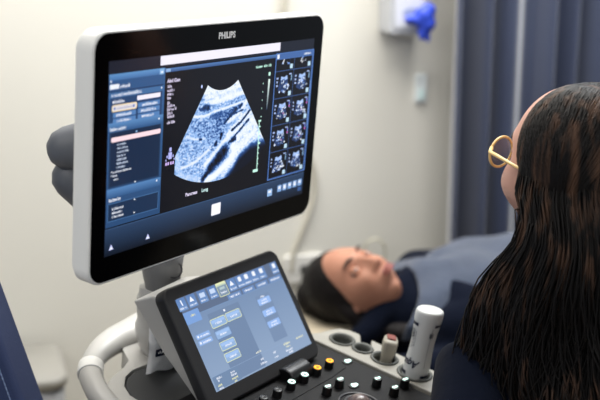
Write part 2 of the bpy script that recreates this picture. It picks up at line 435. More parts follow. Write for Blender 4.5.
ca.data.foreach_set('color', np.concatenate([CC.reshape(-1, 3), np.ones((NR*NA, 1))], 1).astype('f').ravel())
me.materials.append(DISP)
o = link(bpy.data.objects.new('scan_image', me), MON); o['label'] = 'fan-shaped grey-blue sector scan with dark pear-shaped void'
bm = bmesh.new(); box(bm, (x1+.0035, -.215, -.012), (.006, .04, .016), FM)
obj('side_button', bm, SLATE, MON, bev(.002))

# -- monitor arm : elbow links behind the screen, swivel neck under it
bm = bmesh.new()
e1 = at(69, 148, 1.60); back = FM @ V3((.24, -.12, -.075))
tube(bm, [e1, e1.lerp(back, .5), back], [.035, .036, .036], 28, up=(0, 0, 1))
prism(bm, rrect(.12, .12, .02, 6, .24, -.12), -.085, -.046, FM)
obj('monitor_arm', bm, SLATE, MACH, bev(.003))
e2 = at(73, 178, 1.615); kn = at(160, 258, 1.66)
bm = bmesh.new(); tube(bm, [e2, e2.lerp(kn, .5), kn], [.034, .034, .034], 28)
cyl(bm, tuple((e1+e2)/2), .02, .07)
obj('lower_arm', bm, SLATE, MACH)
bm = bmesh.new(); tube(bm, [at(163, 250, 1.64), at(162, 262, 1.64), at(162, 274, 1.64), at(162, 283, 1.64), at(162, 292, 1.64)], [.036, .0345, .032, .0285, .0275], 32, False)
NK = obj('swivel_neck', bm, NECK, MACH)
c = at(174, 270, 1.64); d = (CAM-c).normalized()
bm = bmesh.new(); torus(bm, (0, 0, 0), .013, .0011, Matrix.Translation(c+d*.0235) @ d.to_track_quat('Z', 'Y').to_matrix().to_4x4())
obj('joint_cap', bm, mat('dark_joint_line', (48, 48, 50), .5), NK)

# -- white column and base
P = [at(163, 288, 1.65), at(162, 296, 1.65), at(162, 312, 1.66), at(166, 340, 1.68)]
bm = bmesh.new()
tube(bm, smooth_path(P+[V3((-.185, 1.72, .74)), V3((-.19, 1.72, .16))], 6), [.034]+[.039]*6+[.042]*8+[.046]*16, 32, True)
obj('column', bm, WHITE2, MACH)
FB = frame((-.22, 1.64, 0), V3((UU.x, UU.y, 0)), V3((-UU.y, UU.x, 0)), V3((0, 0, 1)))
bm = bmesh.new(); prism(bm, rrect(.42, .52, .08, 8), .10, .17, FB); obj('base', bm, WHITE2, MACH, bev(.015))
for sx in (-1, 1):
    for sy in (-1, 1):
        bm = bmesh.new(); c = FB @ V3((sx*.17, sy*.21, .05))
        cyl(bm, (0, 0, 0), .05, .035, Matrix.Translation(c) @ Matrix.Rotation(PI/2, 4, 'X'))
        cyl(bm, (c.x, c.y, .1), .015, .03); obj('castor', bm, BEZEL, MACH, bev(.004))

# -- touch panel
x0, x1, y0, y1 = -.0235, .2585, .0205, -.1785
w, h, cx, cy = x1-x0, y0-y1, (x0+x1)/2, (y0+y1)/2
bm = bmesh.new(); loft(bm, [[FT @ V3((x, y, z)) for x, y in rrect(w+2*g, h+2*g, r, 8, cx, cy)] for g, z, r in ((-.004, -.022, .013), (-.0005, -.02, .016), (0, -.014, .017), (0, -.003, .017), (-.002, -.0004, .016), (-.0045, .0002, .014))])
bmesh.ops.recalc_face_normals(bm, faces=bm.faces)
TP = obj('touch_panel', bm, BEZEL, MACH, [('WEIGHTED_NORMAL', {})])
bm = bmesh.new()
f0 = [(-.019, .018), (.25, .018), (.25, -.172), (-.017, -.172)]
f1 = [(-.024, .034), (.11, .044), (.19, .012), (.23, -.13), (.035, -.150), (.0, -.10)]
A = [(-.020, .0185), (.10, .0185), (.254, .0185), (.254, -.172), (-.020, -.172), (-.020, -.08)]
B = [(-.028, .026), (.09, .034), (.215, .004), (.235, -.12), (.012, -.145), (-.012, -.07)]
loft(bm, [[FT @ V3((x, y, z)) for x, y in q] for q, z in ((A, -.021), (B, -.062))]); bmesh.ops.recalc_face_normals(bm, faces=bm.faces)
obj('back_shell', bm, WHITE2, TP, bev(.004, 3))
t = UI(FT)
T0 = (120, 146, 182); T1 = (104, 130, 168)
t.rect(0, 0, 245, 154.3, (122, 145, 178), (140, 162, 192)); t.rect(0, 0, 245, 34, (94, 110, 138))
t.rect(0, 32.5, 245, 34, (120, 150, 190)); t.rect(0, 33.5, 245, 128, (118, 142, 176), (138, 160, 190))
BT = (112, 150, 208); BL2 = (150, 182, 228)
for i, cxp in enumerate((6.5, 29, 54, 78, 101, 124.8, 145.8, 163, 182, 202, 236)):
    ww = 9.5 if i < 10 else 8.5
    if i == 4:
        t.rr(cxp-11, 1, cxp+11, 22.5, 1, (126, 146, 168), (232, 236, 180), .9); t.rect(cxp-11, 1, cxp+11, 6, (238, 244, 196), (170, 190, 180))
    else: t.rect(cxp-ww-(.0), 1, cxp+ww, 21, (94, 128, 180), (112, 146, 196))
    if i in (2, 3): t.rect(cxp-6, 5, cxp+6, 12.5, (196, 214, 242))
    elif i == 0: t.line(cxp, 4, cxp+1, 13, 2.4, WT)
    elif i in (1, 5): t.poly([(cxp, 3.6), (cxp-5, 12), (cxp+5, 12)], WT)
    elif i == 4: t.rect(cxp-6, 8, cxp+6, 12, (176, 196, 200))
    else: t.rr(cxp-3.4-(i % 2), 3, cxp+4, 11, 1.5, WT)
    t.words(cxp-7, 17, cxp+7, 3.6, (236, 242, 255), 200+i)
for i, (a, b) in enumerate(((104, 137), (141, 171), (175, 206), (210, 243))):
    t.rr(a, 24, b, 32.3, 1, (106, 138, 186)); t.words(a+5, 28.2, b-5, 4.4, WT, 220+i)
t.rr(-.2, 24.5, 34, 44, 1, (122, 160, 216)); t.words(14, 32, 25, 4, (240, 232, 160), 230)
t.rr(46.5, 40, 122, 152, 1.5, (112, 134, 166)); t.rr(162, 44, 198, 125, 1.5, (118, 140, 172)); t.rr(3, 131, 62, 153, 1, (112, 136, 168))
t.rect(83, 42.5, 87, 46, WT); t.words(175, 47.5, 184, 4, WT, 231)
for i, (a, b, e) in enumerate(((46.5, 51, 1), (83, 50.5, 1), (46.3, 70, 0), (46, 89, 1), (45.6, 108, 1))):
    t.rr(a, b, a+33.5, b+12.8, 1.8, (146, 176, 216), (228, 234, 178) if e else (96, 128, 176), .9)
    t.rr(a+2, b+1.5, a+31.5, b+6, 1.2, (158, 190, 236)); t.words(a+9, b+7, a+25, 3.8, WT, 240+i)
for i, b in enumerate((50, 70, 90)):
    t.rr(164, b, 195.5, b+11, 1.8, (150, 184, 238)); t.words(173, b+3.6, 187, 3.4, WT, 250+i); t.words(171, b+8, 189, 3.4, WT, 255+i)
for i, b in enumerate((63, 73.2)):
    t.rr(6, b, 37, b+7.6, 1.6, (140, 174, 226)); t.rect(8.5, b+2, 12, b+5.4, WT); t.words(15, b+4, 34, 3.8, WT, 260+i)
t.rect(0, 131, 245, 131.6, (140, 164, 198))
for i, (a, y, b, c) in enumerate(((11, 136, 22, WT), (12, 140, 16, WT), (8, 147, 17, (238, 236, 180)), (8, 152, 17, WT), (43, 137, 52, WT), (42, 141.5, 54, WT), (41, 147, 55, (238, 236, 180)), (44, 151.5, 50, (238, 236, 180)), (112, 127, 125, (240, 240, 220)), (116, 140, 123, WT), (112, 146.5, 127, WT), (149, 139, 156, WT), (148, 147, 157, WT), (180, 135, 196, (240, 238, 196)), (183, 140, 193, (240, 238, 196)), (179, 146, 198, WT), (184, 150.5, 194, WT), (213, 134.8, 233, (240, 238, 196)))):
    t.words(a, y, b, 3.6, c, 270+i)
o = t.build('touch_screen', TDISP, TP); o['label'] = 'lit pale blue touch display with rows of buttons'
# hinge cover in front of the lower bezel
bm = bmesh.new(); tube(bm, [D(-.115, .004, .0), D(-.058, .004, .0)], .021, 32, False)
obj('hinge_cover', bm, KNOB, MACH, bev(.003))

# -- console frame : white body, right rim with holders, left tray and grab handle
rim = [(.040, -.075), (.070, -.056), (.098, -.050), (.116, -.042), (.1245, -.026), (.1265, -.008)]
c2 = (.082, .030); r2 = .0185
arc = [(c2[0]+r2*math.cos(math.radians(a)), c2[1]+r2*math.sin(math.radians(a))) for a in range(-42, -344, -14)]
rim2 = rim+[(.1245, -.002)]+[(p[0], p[1]) for p in arc]+[(.125, .022), (.1235, .05), (.118, .08), (.1165, .13), (.114, .18), (.105, .225), (.06, .245), (.045, .24)]
bm = bmesh.new()
prism(bm, uv(rim2), -.034, .004, FD, holes=[uv(circ(.081, -.013, .0225)), uv(circ(.082, .076, .0235)), uv(circ(.079, .139, .0295))])
RIM = obj('holder_rim', bm, RIMM, MACH, bev(.0028, 3))
for (a, b, r, s) in ((.081, -.013, .0225, 0), (.082, .030, .0185, 0), (.082, .076, .0235, 0), (.079, .139, .0295, 0)):
    bm = bmesh.new(); n = 32
    loft(bm, [[D(a+q*math.cos(2*PI*i/n), b+q*math.sin(2*PI*i/n), z) for i in range(n)] for q, z in ((r+.001, .0045), (r-.0005, .006), (r-.003, .005), (r-.0045, -.002), (r-.006, -.06), (.002, -.0605))], cap=False)
    obj('cup_holder', bm, LINER, RIM, [('SOLIDIFY', dict(thickness=.001))])
# deck
dk = [(-.315, -.07), (-.02, -.07), (.02, -.066), (.0405, -.052), (.0405, .235), (.0, .262), (-.28, .262), (-.335, .23), (-.335, -.05)]
bm = bmesh.new(); prism(bm, uv(dk), -.03, 0, FD); CP = obj('control_panel', bm, DECK, MACH, bev(.003))
bm = bmesh.new(); prism(bm, uv([(-.33, .006), (.006, .006), (.014, .012), (.014, .036), (.006, .046), (-.04, .050), (-.33, .050)]), -.002, .0012, FD); obj('slider_strip', bm, DECK, CP, bev(.001, 2))
# body under the deck
bm = bmesh.new(); prism(bm, uv([(-.30, -.20), (.02, -.12), (.09, -.04), (.105, .16), (.05, .23), (-.28, .25), (-.36, .2), (-.34, -.12)]), -.10, -.036, FD); obj('console_body', bm, WHITE2, MACH, bev(.02, 4))
bm = bmesh.new(); prism(bm, rrect(.32, .36, .07, 8, 0, 0), .17, .70, FB); obj('cart_body', bm, WHITE2, MACH, bev(.02, 4))
# knobs on the strip
def knob(uu, vv, ring_m=None, r=.0078, h=.015, top=None):
    bm = bmesh.new(); M = FD @ Matrix.Translation((uu, -vv, 0))
    loft(bm, [[M @ V3((q*math.cos(2*PI*i/24), q*math.sin(2*PI*i/24), z)) for i in range(24)] for q, z in ((r*1.06, 0), (r, .001), (r*.96, h-.0015), (r*.86, h), (r*.4, h), (r*.34, h-.001))])
    k = obj('knob', bm, KNOB, CP, [('WEIGHTED_NORMAL', {})])
    if ring_m:
        b2 = bmesh.new(); torus(b2, (0, 0, h), r*.6, r*.2, M, 24, 8); obj('light_ring', b2, ring_m, k)
    if top:
        b2 = bmesh.new()
        for (px, py, sx, sy) in top: prism(b2, rrect(sx, sy, min(sx, sy)*.3, 4, px, py), h, h+.0006, M)
        obj('lit_symbol', b2, RINGW, k, smooth=False)
    return k
for i, m_ in enumerate((RINGO, RINGO, RINGW, RINGW, None, None, None)): 
    knob(-.019-i*.0362, .027, m_, .0078, .014)
for i, (a, b) in enumerate(((-.058, .075), (-.094, .075), (-.006, .115), (.029, .148), (-.008, .150))):
    knob(a, b, None, .008, .015, [(-.0024, .0007, .0062, .0045), (.0028, -.0006, .0058, .0042)])
for (a, b) in ((.025, .036), (-.036, .090)):
    bm = bmesh.new(); prism(bm, rrect(.020, .014, .006, 5, a, -b), 0, .002, FD); k = obj('button', bm, KNOB, CP, bev(.0006, 2))
    bm = bmesh.new(); prism(bm, rrect(.0135, .0065, .0025, 4, a+.001, -b-.0008), .002, .0026, FD); prism(bm, rrect(.006, .0095, .0022, 4, a-.001, -b), .002, .0027, FD); obj('lit_symbol', bm, RINGW, k, smooth=False)
bm = bmesh.new(); torus(bm, (-.078, -.128, .0005), .033, .0022, FD, 48, 8); torus(bm, (-.078, -.128, .001), .0225, .003, FD, 40, 8); obj('trackball_ring', bm, mat('dark_ring', (52, 52, 55), .35), CP)
bm = bmesh.new(); ball(bm, (-.078, -.128, -.004), .021, FD, 32); obj('trackball', bm, mat('trackball_grey', (96, 84, 82), .25), CP)

# left tray with rubber mat, opening and grab handle (the tray lies a little lower than the deck)
def D3(u_, v_, n=0): return D(u_, v_, -.03+n)
FD3 = FD @ Matrix.Translation((0, 0, -.03))
tray = [(-.10, -.175), (-.10, -.305), (-.16, -.300), (-.2, -.275), (-.220, -.240), (-.245, -.228), (-.275, -.220), (-.305, -.205), (-.338, -.165), (-.35, -.10), (-.35, .10), (-.30, .16), (-.10, .16)]
matp = [(-.10, -.19), (-.192, -.212), (-.238, -.214), (-.262, -.206), (-.285, -.186), (-.298, -.160), (-.300, -.12), (-.312, -.105), (-.312, .05), (-.10, .05)]
bm = bmesh.new(); prism(bm, uv(tray), -.035, -.001, FD3, holes=[uv(matp)]); obj('tray', bm, WHITE2, MACH, bev(.005, 4))
bm = bmesh.new(); prism(bm, uv([(-.10+(a+.10)*.985, -.1+(b+.1)*.985) for a, b in matp]), -.02, -.0035, FD3); obj('rubber_mat', bm, MATG, MACH, bev(.003, 3))
hp = smooth_path([D3(-.070, -.300, .0), D3(-.102, -.306, 0), D3(-.152, -.305, 0), D3(-.200, -.303, 0), D3(-.253, -.284, 0), D3(-.294, -.254, 0), D3(-.321, -.216, 0), D3(-.339, -.174, -.002), D3(-.35, -.10, -.01), D3(-.35, 0, -.02), D3(-.34, .12, -.02), D3(-.28, .19, -.02)], 8)
nn = len(hp); rad = [.035-.0185*min(1, i/34) for i in range(nn)]
bm = bmesh.new(); tube(bm, hp, rad, 24, True, 1.15, up=NN); obj('handle', bm, WHITE2, MACH)
i0 = 37
bm = bmesh.new(); pts_ = hp[i0:i0+6]; tube(bm, pts_, [r_*1.12 for r_ in rad[i0:i0+6]], 24, False, 1.15, up=NN); obj('handle_collar', bm, WHITE, MACH, bev(.001, 2))
bm = bmesh.new(); loft(bm, [[at(150, 318, 1.67), at(118, 330, 1.60), at(128, 352, 1.58), at(165, 352, 1.66)], [p + V3((.02, .06, -.05)) for p in (at(150, 318, 1.67), at(118, 330, 1.60), at(128, 352, 1.58), at(165, 352, 1.66))]])
bm.free()

# ================================================================= small things on the machine
# gel bottle standing cap-down in the front cup
BC = D(.079, .139, -.012)
top = at(428.5, 317, 1.66)
bz = (D(.079, .139, .10)-BC).normalized()
bz = (bz*.62 + (at(433, 318, (BC.y+.0))-BC).normalized()*.38).normalized()
by = V3((-.35, .93, 0)); bx = by.cross(bz).normalized(); by = bz.cross(bx)
FBt = frame(BC, bx, by, bz)
BM_ = mat('bottle_white', (206, 208, 206), .38, var=.01); NVY = mat('navy_print', (10, 22, 52), .5)
BH = .14
prof = [(z_*.86, r_*.90) for z_, r_ in [(0, .0225), (.004, .0255), (.03, .0262), (.055, .0245), (.075, .0232), (.095, .0232), (.115, .0245), (.135, .0268), (.150, .0278), (.1565, .0262), (.158, .0225), (.1575, .018), (.1570, .001)]]
bm = bmesh.new(); loft(bm, [[FBt @ V3((r*math.cos(2*PI*i/40), r*.86*math.sin(2*PI*i/40), z)) for i in range(40)] for z, r in prof])
BOT = empty('gel_bottle', BC, 'white plastic gel bottle with navy print, standing cap down in the rim cup', 'bottle')
obj('bottle_body', bm, BM_, BOT, [('SUBSURF', dict(levels=1, render_levels=1))])
bm = bmesh.new(); cyl(bm, (0, 0, -.017), .015, .036, FBt); obj('cap', bm, KNOB, BOT, bev(.003))
def prad(z):
    for (a, ra), (b, rb) in zip(prof[:-1], prof[1:]):
        if a <= z <= b: return ra+(rb-ra)*(z-a)/(b-a)
    return .02
def bpt(ang, z, off=.0005):
    r = prad(z)+off; return FBt @ V3((r*math.cos(ang), (prad(z)*.86+off)*math.sin(ang), z))
vd = (CAM-BC); fa = math.atan2(vd.dot(by), vd.dot(bx))       # bearing of the printed front
bm = bmesh.new()
def patch(a0, a1, z0, z1, n=8):
    A = [bm.verts.new(bpt(a0+(a1-a0)*i/n, z0)) for i in range(n+1)]; B = [bm.verts.new(bpt(a0+(a1-a0)*i/n, z1)) for i in range(n+1)]
    for i in range(n): bm.faces.new((A[i], A[i+1], B[i+1], B[i]))
patch(fa-1.5, fa-.55, .108, .114); patch(fa+.75, fa+1.6, .110, .115); patch(fa-1.5, fa-.7, .018, .024); patch(fa+.5, fa+1.3, .016, .021)
def label(s, size, ac, zc, rot, **k):
    c_, s_ = math.cos(rot), math.sin(rot)
    text_bm(bm, s, size, lambda x, y: bpt(fa+ac+(x*c_-y*s_)/.0225, zc+(x*s_+y*c_)), **k)
label('Aqua', .0175, -.62, .040, PI, bold=.0006, shear=.3)
label('GEL', .011, -1.0, .092, -PI*.5, bold=.0003)
for i, a in enumerate((-1.02, -.84, -.66)): 
    for k in range(5): patch(fa+a, fa+a+.055, .066+k*.006+i*.002, .0705+k*.006+i*.002, 1)
for k in range(16): patch(fa+.62, fa+.655, .035+k*.0046, .0378+k*.0046, 1)
patch(fa+.5, fa+.56, .090, .099, 1); patch(fa+.6, fa+.68, .090, .099, 1); patch(fa+.74, fa+.80, .090, .099, 1)
bm.normal_update()
o = obj('print', bm, NVY, BOT, smooth=False); o['label'] = 'navy lettering and bars'
bm = bmesh.new(); torus(bm, (0, 0, .1351), .0145, .0005, FBt, 32, 6, ry=.0125); text_bm(bm, 'GEL', .006, lambda x, y: FBt @ V3((x, y, .1354))); obj('embossing', bm, mat('emboss_grey', (170, 170, 168), .5), BOT, smooth=False)

# probe in the middle cup
PB = empty('ultrasound_probe', D(.082, .076, -.055), 'beige ultrasound probe with a reddish end, standing in the middle rim cup', 'ultrasound probe')
pm = mat('probe_beige', (146, 140, 126), .45)
FP = FD @ Matrix.Translation((.084, -.078, 0)) @ Matrix.Rotation(math.radians(8), 4, 'Y') @ Matrix.Rotation(math.radians(35), 4, 'Z') @ Matrix.Diagonal((1.3, 1.2, 1.15, 1))
bm = bmesh.new(); loft(bm, [[FP @ V3((x*sx, y*sy, z)) for x, y in rrect(1, 1, .3, 5)] for z, sx, sy in ((-.055, .010, .010), (-.02, .016, .014), (.004, .019, .016), (.018, .025, .020), (.030, .026, .021), (.037, .022, .018))])
obj('probe_body', bm, pm, PB, [('WEIGHTED_NORMAL', {})])
bm = bmesh.new(); prism(bm, rrect(.0175, .013, .003, 4), .036, .0395, FP); o = obj('probe_tip', bm, mat('probe_red', (118, 56, 46), .5), PB, bev(.001, 2)); o['label'] = 'reddish end face'
bm = bmesh.new(); box(bm, (0, -.0105, .006), (.0035, .002, .026), FP); box(bm, (0, -.0085, -.008), (.0035, .003, .014), FP); obj('slot', bm, KNOB, PB)
bm = bmesh.new(); tube(bm, smooth_path([FP @ V3((0, 0, -.05)), D(.084, .08, -.09), D(.10, .09, -.16), D(.11, .06, -.30), D(.06, .0, -.36), D(.0, -.05, -.30)], 6), .0035, 10); obj('cable', bm, BEZEL, PB)

# pouch of wipes behind the touch panel
PO = empty('wipes_pouch', D3(-.195, -.150, -.003), 'white crinkled pouch with a small navy label, leaning behind the touch panel', 'pouch')
pc = D3(-.236, -.176, 0)
px_ = (UU*.95+VV*.18).normalized(); pz_ = (NN-UU*.02-VV*.02).normalized(); pz_ = (pz_-px_*pz_.dot(px_)).normalized(); py_ = px_.cross(pz_)
FPo = frame(pc, px_, pz_, py_)
bm = bmesh.new(); nx_, nz_ = 14, 14; g = []
for s_ in (1, -1):
    G = []
    for j in range(nz_+1):
        row = []
        for i in range(nx_+1):
            a, b = i/nx_, j/nz_
            th = .013*(math.sin(PI*a)**.5)*(math.sin(PI*min(1, b*.9+.08))**.5)
            wob = .003*noise.noise(V3((a*5, b*4, s_*3)))
            zb = .010*(abs(a-.06)*1.2) + .004*math.sin(a*9)
            row.append(bm.verts.new(FPo @ V3((a*.085+.002*math.sin(b*7), zb*(1-b)+b*.13, -s_*(th+wob)-.012))))
        G.append(row)
    g.append(G)
for G, fl in ((g[0], 0), (g[1], 1)):
    for j in range(nz_):
        for i in range(nx_):
            q = (G[j][i], G[j][i+1], G[j+1][i+1], G[j+1][i]); bm.faces.new(q[::-1] if fl else q)
bmesh.ops.remove_doubles(bm, verts=bm.verts, dist=.0012); bmesh.ops.recalc_face_normals(bm, faces=bm.faces)
obj('pouch_body', bm, mat('pouch_white', (226, 226, 226), .35, bump=.5, bscale=40), PO)
bm = bmesh.new(); prism(bm, rrect(.024, .013, .0008, 2, .0165, .045), .0030, .0040, FPo); o = obj('pouch_label', bm, NVY, PO, smooth=False); o['label'] = 'navy label'
bm = bmesh.new()
for k in range(6): box(bm, (.010+k*.0026, .045+.0012*math.sin(k*2.1), .0043), (.0016, .0030+.001*(k % 2), .0004), FPo)
obj('label_print', bm, LW, o)
del o

# ================================================================= room
WX = V3((.951, .309, 0)); WN = V3((.309, -.951, 0))      # along the wall / out of the wall
W0 = V3((0, 2.99, 0))
WALLM = mat('painted_wall', (222, 219, 209), .7, bump=.03, bscale=180, var=.012, vscale=2)
def wall_pt(px, py, off=0):
    d = ray(px, py); t = ((W0+WN*off)-CAM).dot(WN)/d.dot(WN); return CAM+d*t
FW = frame(W0, WX, V3((0, 0, 1)), WN)
bm = bmesh.new(); box(bm, (.5, 1.35, -.05), (6.4, 2.7, .1), FW); structure(obj('wall_back', bm, WALLM, smooth=False))
bm = bmesh.new(); box(bm, (.5, .05, .008), (6.4, .1, .016), FW); structure(obj('baseboard_back', bm, mat('baseboard_grey', (120, 118, 112), .6), mods=bev(.003), smooth=False))
FLM = mat('vinyl_floor', (150, 140, 122), .35, var=.05, vscale=3)
bm = bmesh.new(); box(bm, (.5, -.05, 2.2), (6.4, .1, 4.6), FW); structure(obj('floor', bm, FLM, smooth=False))
bm = bmesh.new(); box(bm, (.5, 2.75, 2.2), (6.4, .1, 4.6), FW); structure(obj('ceiling', bm, mat('ceiling_white', (225, 225, 222), .8), smooth=False))

# glove dispenser on the wall with blue gloves pulled out
a = wall_pt(379, 0); b_ = wall_pt(414, 32)
lx = (a-W0).dot(WX); rx = (b_-W0).dot(WX); zb = b_.z
GD = empty('glove_dispenser', W0+WX*((lx+rx)/2)+V3((0, 0, zb)), 'pale grey glove dispenser mounted high on the wall beside the curtain', 'glove dispenser')
dm = mat('dispenser_grey', (186, 188, 192), .4); mx = (lx+rx)/2; ww = rx-lx
bm = bmesh.new(); prism(bm, rrect(ww, .34, .012, 4, mx, zb+.17), .0, .085, FW); obj('dispenser_body', bm, dm, GD, bev(.006))
for k in range(3):
    bm = bmesh.new(); prism(bm, rrect(ww*.8, .085, .006, 4, mx+.004, zb+.062+k*.108), .085, .09, FW)
    bp = obj('glove_box_front', bm, mat('box_card', (214, 216, 224), .5), GD, bev(.002, 2))
    bm = bmesh.new(); prism(bm, circ(mx+.01, zb+.062+k*.108, .03, 24, .014), .09, .0915, FW); obj('opening', bm, mat('box_opening', (150, 160, 190), .6), bp, smooth=False)
gm = mat('blue_nitrile', (44, 72, 196), .45, bump=.3, bscale=40)
gc = wall_pt(424, 20, .11)
bm = bmesh.new()
for k, (dx, dz, r) in enumerate(((0, .012, .024), (.008, -.01, .022), (-.012, .0, .018), (.012, .028, .018), (.002, -.032, .016))):
    ball(bm, tuple(gc+WX*dx+V3((0, 0, dz))+WN*(.006*math.sin(k*3))), (r*1.2, r*.9, r*1.15))
for k, (dx, dz, l) in enumerate(((-.006, -.03, .035), (.010, -.035, .038), (.02, .02, .02), (-.03, .002, .026), (.0, .03, .016))):
    s_ = gc+WX*dx+V3((0, 0, dz)); e_ = s_+V3((0, 0, -l*.6 if k < 3 else 0))+WX*(.003*k if k < 3 else (-.026 if k == 3 else .012)); tube(bm, [s_, (s_+e_)/2, e_], [.009, .0085, .007], 12)
tube(bm, [wall_pt(408, 20, .088), gc], [.012, .016], 12)
tag(obj('disposable_glove', bm, gm, mods=remesh(.004, 3)), 'crumpled blue disposable gloves hanging out of the dispenser', 'gloves')
# small pale switch below it
c = wall_pt(420, 88); sx = (c-W0).dot(WX)
SW = empty('light_switch', c, 'small pale switch plate on the wall below the blue gloves', 'switch')
bm = bmesh.new(); prism(bm, rrect(.038, .085, .006, 4, sx, c.z), 0, .010, FW); obj('plate', bm, mat('switch_plate', (226, 232, 232), .4), SW, bev(.002))
bm = bmesh.new(); prism(bm, rrect(.018, .030, .003, 4, sx, c.z-.018), .010, .016, FW); obj('rocker', bm, mat('switch_rocker', (214, 236, 234), .35), SW, bev(.002))
# cable running down the wall and its outlet
cm = mat('pale_cable', (190, 185, 170), .5)
pts = [wall_pt(x, y, .012) for x, y in ((290, -40), (286, 0), (284, 40), (290, 90), (304, 140), (314, 170), (315, 192), (309, 214), (300, 236), (293, 256), (292, 270))]
bm = bmesh.new(); tube(bm, smooth_path(pts, 6), .007, 12); tag(obj('wall_cable', bm, cm), 'pale cable hanging down the wall behind the monitor', 'cable')
c = wall_pt(303, 268); sx = (c-W0).dot(WX)
SO = empty('wall_outlet', c, 'white wall outlet above the head of the bed, beside the cable end', 'outlet')
bm = bmesh.new(); prism(bm, rrect(.12, .085, .008, 4, sx, c.z), 0, .012, FW); obj('plate', bm, mat('outlet_plate', (224, 222, 216), .4), SO, bev(.003))
bm = bmesh.new(); cyl(bm, (sx-.0, c.z, .014), .014, .008, FW); obj('socket', bm, mat('socket_dark', (70, 70, 68), .5), SO, bev(.002))
pts = [wall_pt(x, y, o_) for x, y, o_ in ((362, 258, .03), (366, 244, .05), (376, 239, .06), (384, 245, .06), (385, 258, .05), (380, 268, .03), (372, 272, .012))]
bm = bmesh.new(); tube(bm, smooth_path(pts, 8), .003, 8); tag(obj('tubing_loop', bm, mat('clear_tubing', (206, 200, 176), .3)), 'thin pale loop of tubing on the wall above the face of the lying person', 'tubing')

# curtain in front of the wall
CUR = empty('curtain', (.6, 3.0, 0), 'navy grey floor-length curtain hanging in deep folds beside the bed', 'curtain')
cfm = mat('curtain_fabric', (36, 47, 76), .45, bump=.08, bscale=300, sheen=.7, var=.05, vscale=3)
sx0 = (wall_pt(449, 120, .16)-W0).dot(WX); n = 260; L_ = 1.7
bm = bmesh.new(); rows_ = []
ctr = [0, .045, .085, .125, .165, .30, .345, .385, .42, .50]
def fold(s, z):
    q = 0
    x = s
    q += .055*math.sin(x*2*PI/.098+.8+.12*math.sin(z*2)) * (0.25 if .16 < s < .27 else 1)
    q += .020*math.sin(x*2*PI/.173+2.2+z*.2)+.010*math.sin(x*2*PI/.051+z*.4)*(0 if .16 < s < .27 else 1)
    q += .05*math.exp(-((s-.145)/.02)**2)*-1 + .03*math.exp(-((s-.215)/.05)**2)
    return q*(1-.1*z)
for j in range(13):
    z = .06+j*(2.42-.06)/12
    rows_.append([FW @ V3((sx0+s, z, .135+fold(s, z))) for s in [L_*i/n for i in range(n+1)]])
loft(bm, rows_, cap=False, closed=False)
obj('curtain_cloth', bm, cfm, CUR, [('SOLIDIFY', dict(thickness=.002))])
bm = bmesh.new(); tube(bm, [FW @ V3((sx0-.5, 2.47, .17)), FW @ V3((sx0+L_+.1, 2.47, .17))], .014, 12)
RA = obj('curtain_rail', bm, mat('rail_metal', (190, 190, 190), .3, 1)); tag(RA, 'metal rail carrying the navy grey curtain', 'curtain rail')
for k in range(12):
    bm = bmesh.new(); torus(bm, (0, 0, 0), .02, .002, Matrix.Translation(FW @ V3((sx0+.02+k*.15, 2.452, .17))) @ Matrix.Rotation(PI/2, 4, 'X') @ Matrix.Rotation(.3, 4, 'Y'), 16, 6); obj('ring', bm, MATS['rail_metal'], CUR)
for k in range(3):
    bm = bmesh.new(); p = FW @ V3((sx0-.4+k*1.0, 2.585, .17)); cyl(bm, (p.x, p.y, 2.585), .006, .235); obj('rail_hanger', bm, MATS['rail_metal'], RA)

# bin at the wall, bottom left
c = wall_pt(14, 364, .17); BX = (c-W0).dot(WX)
bnm = mat('bin_grey', (128, 128, 128), .55)
BN = empty('waste_bin', W0+WX*BX+WN*.17, 'grey plastic waste bin standing against the wall behind the navy chair', 'bin')
bm = bmesh.new(); Mb = FW @ Matrix.Translation((BX, 0, .17)) @ Matrix.Rotation(-PI/2, 4, 'X')
loft(bm, [[Mb @ V3((x, y, z)) for x, y in rrect(a, b2, .05, 8)] for z, a, b2 in ((0, .19, .19), (.02, .21, .21), (c.z-.03, .245, .26))]); obj('bin_body', bm, bnm, BN)
bm = bmesh.new(); loft(bm, [[Mb @ V3((x, y, z)) for x, y in rrect(a, b2, .05, 8)] for z, a, b2 in ((c.z-.03, .255, .27), (c.z-.008, .258, .272), (c.z, .24, .255))]); obj('lid', bm, mat('bin_lid', (148, 145, 138), .5), BN)

# navy chair, bottom left foreground
A1 = at(-12, 276, 1.42); A2 = at(33, 400, 1.34)
chm = mat('navy_upholstery', (26, 42, 80), .8, bump=.15, bscale=350, sheen=.05)
CH = empty('chair', (A1.x-.36, A1.y+.02, 0), 'navy upholstered chair with stitched edge, cut by the left border of the photo', 'chair')
zt = A1.z+.03; d = (A2-A1); dz = d/(-d.z)        # direction per metre down
tb = A1-dz*(.03); lenb = tb.z-.44
lf = V3((-.93, .36, 0)).normalized()
FC = frame(tb, lf, -(-dz).normalized()*-1 if False else (dz.normalized()), lf.cross(dz.normalized()))
bm = bmesh.new(); L2 = lenb*dz.length
bw = .46
Pb = [(0.0, .02), (.015, 0), (bw-.015+.14, 0), (bw+.14, .02), (bw, L2), (0, L2)]
prism(bm, Pb, -.035, .03, FC); obj('backrest', bm, chm, CH, bev(.014, 4))
bm = bmesh.new()
for zz in (.0305,):
    for k in range(int(L2/.007)):
        y = .03+k*.007
        if y > L2-.02: break
        box(bm, (.019, y, zz), (.0016, .0068, .0008), FC)
obj('seam', bm, mat('stitch_blue', (130, 148, 184), .7), CH)
bq = FC @ V3((bw/2, L2, 0))
sd = V3((lf.cross(V3((0, 0, 1)))).normalized()); sd = sd if sd.y < 0 else -sd
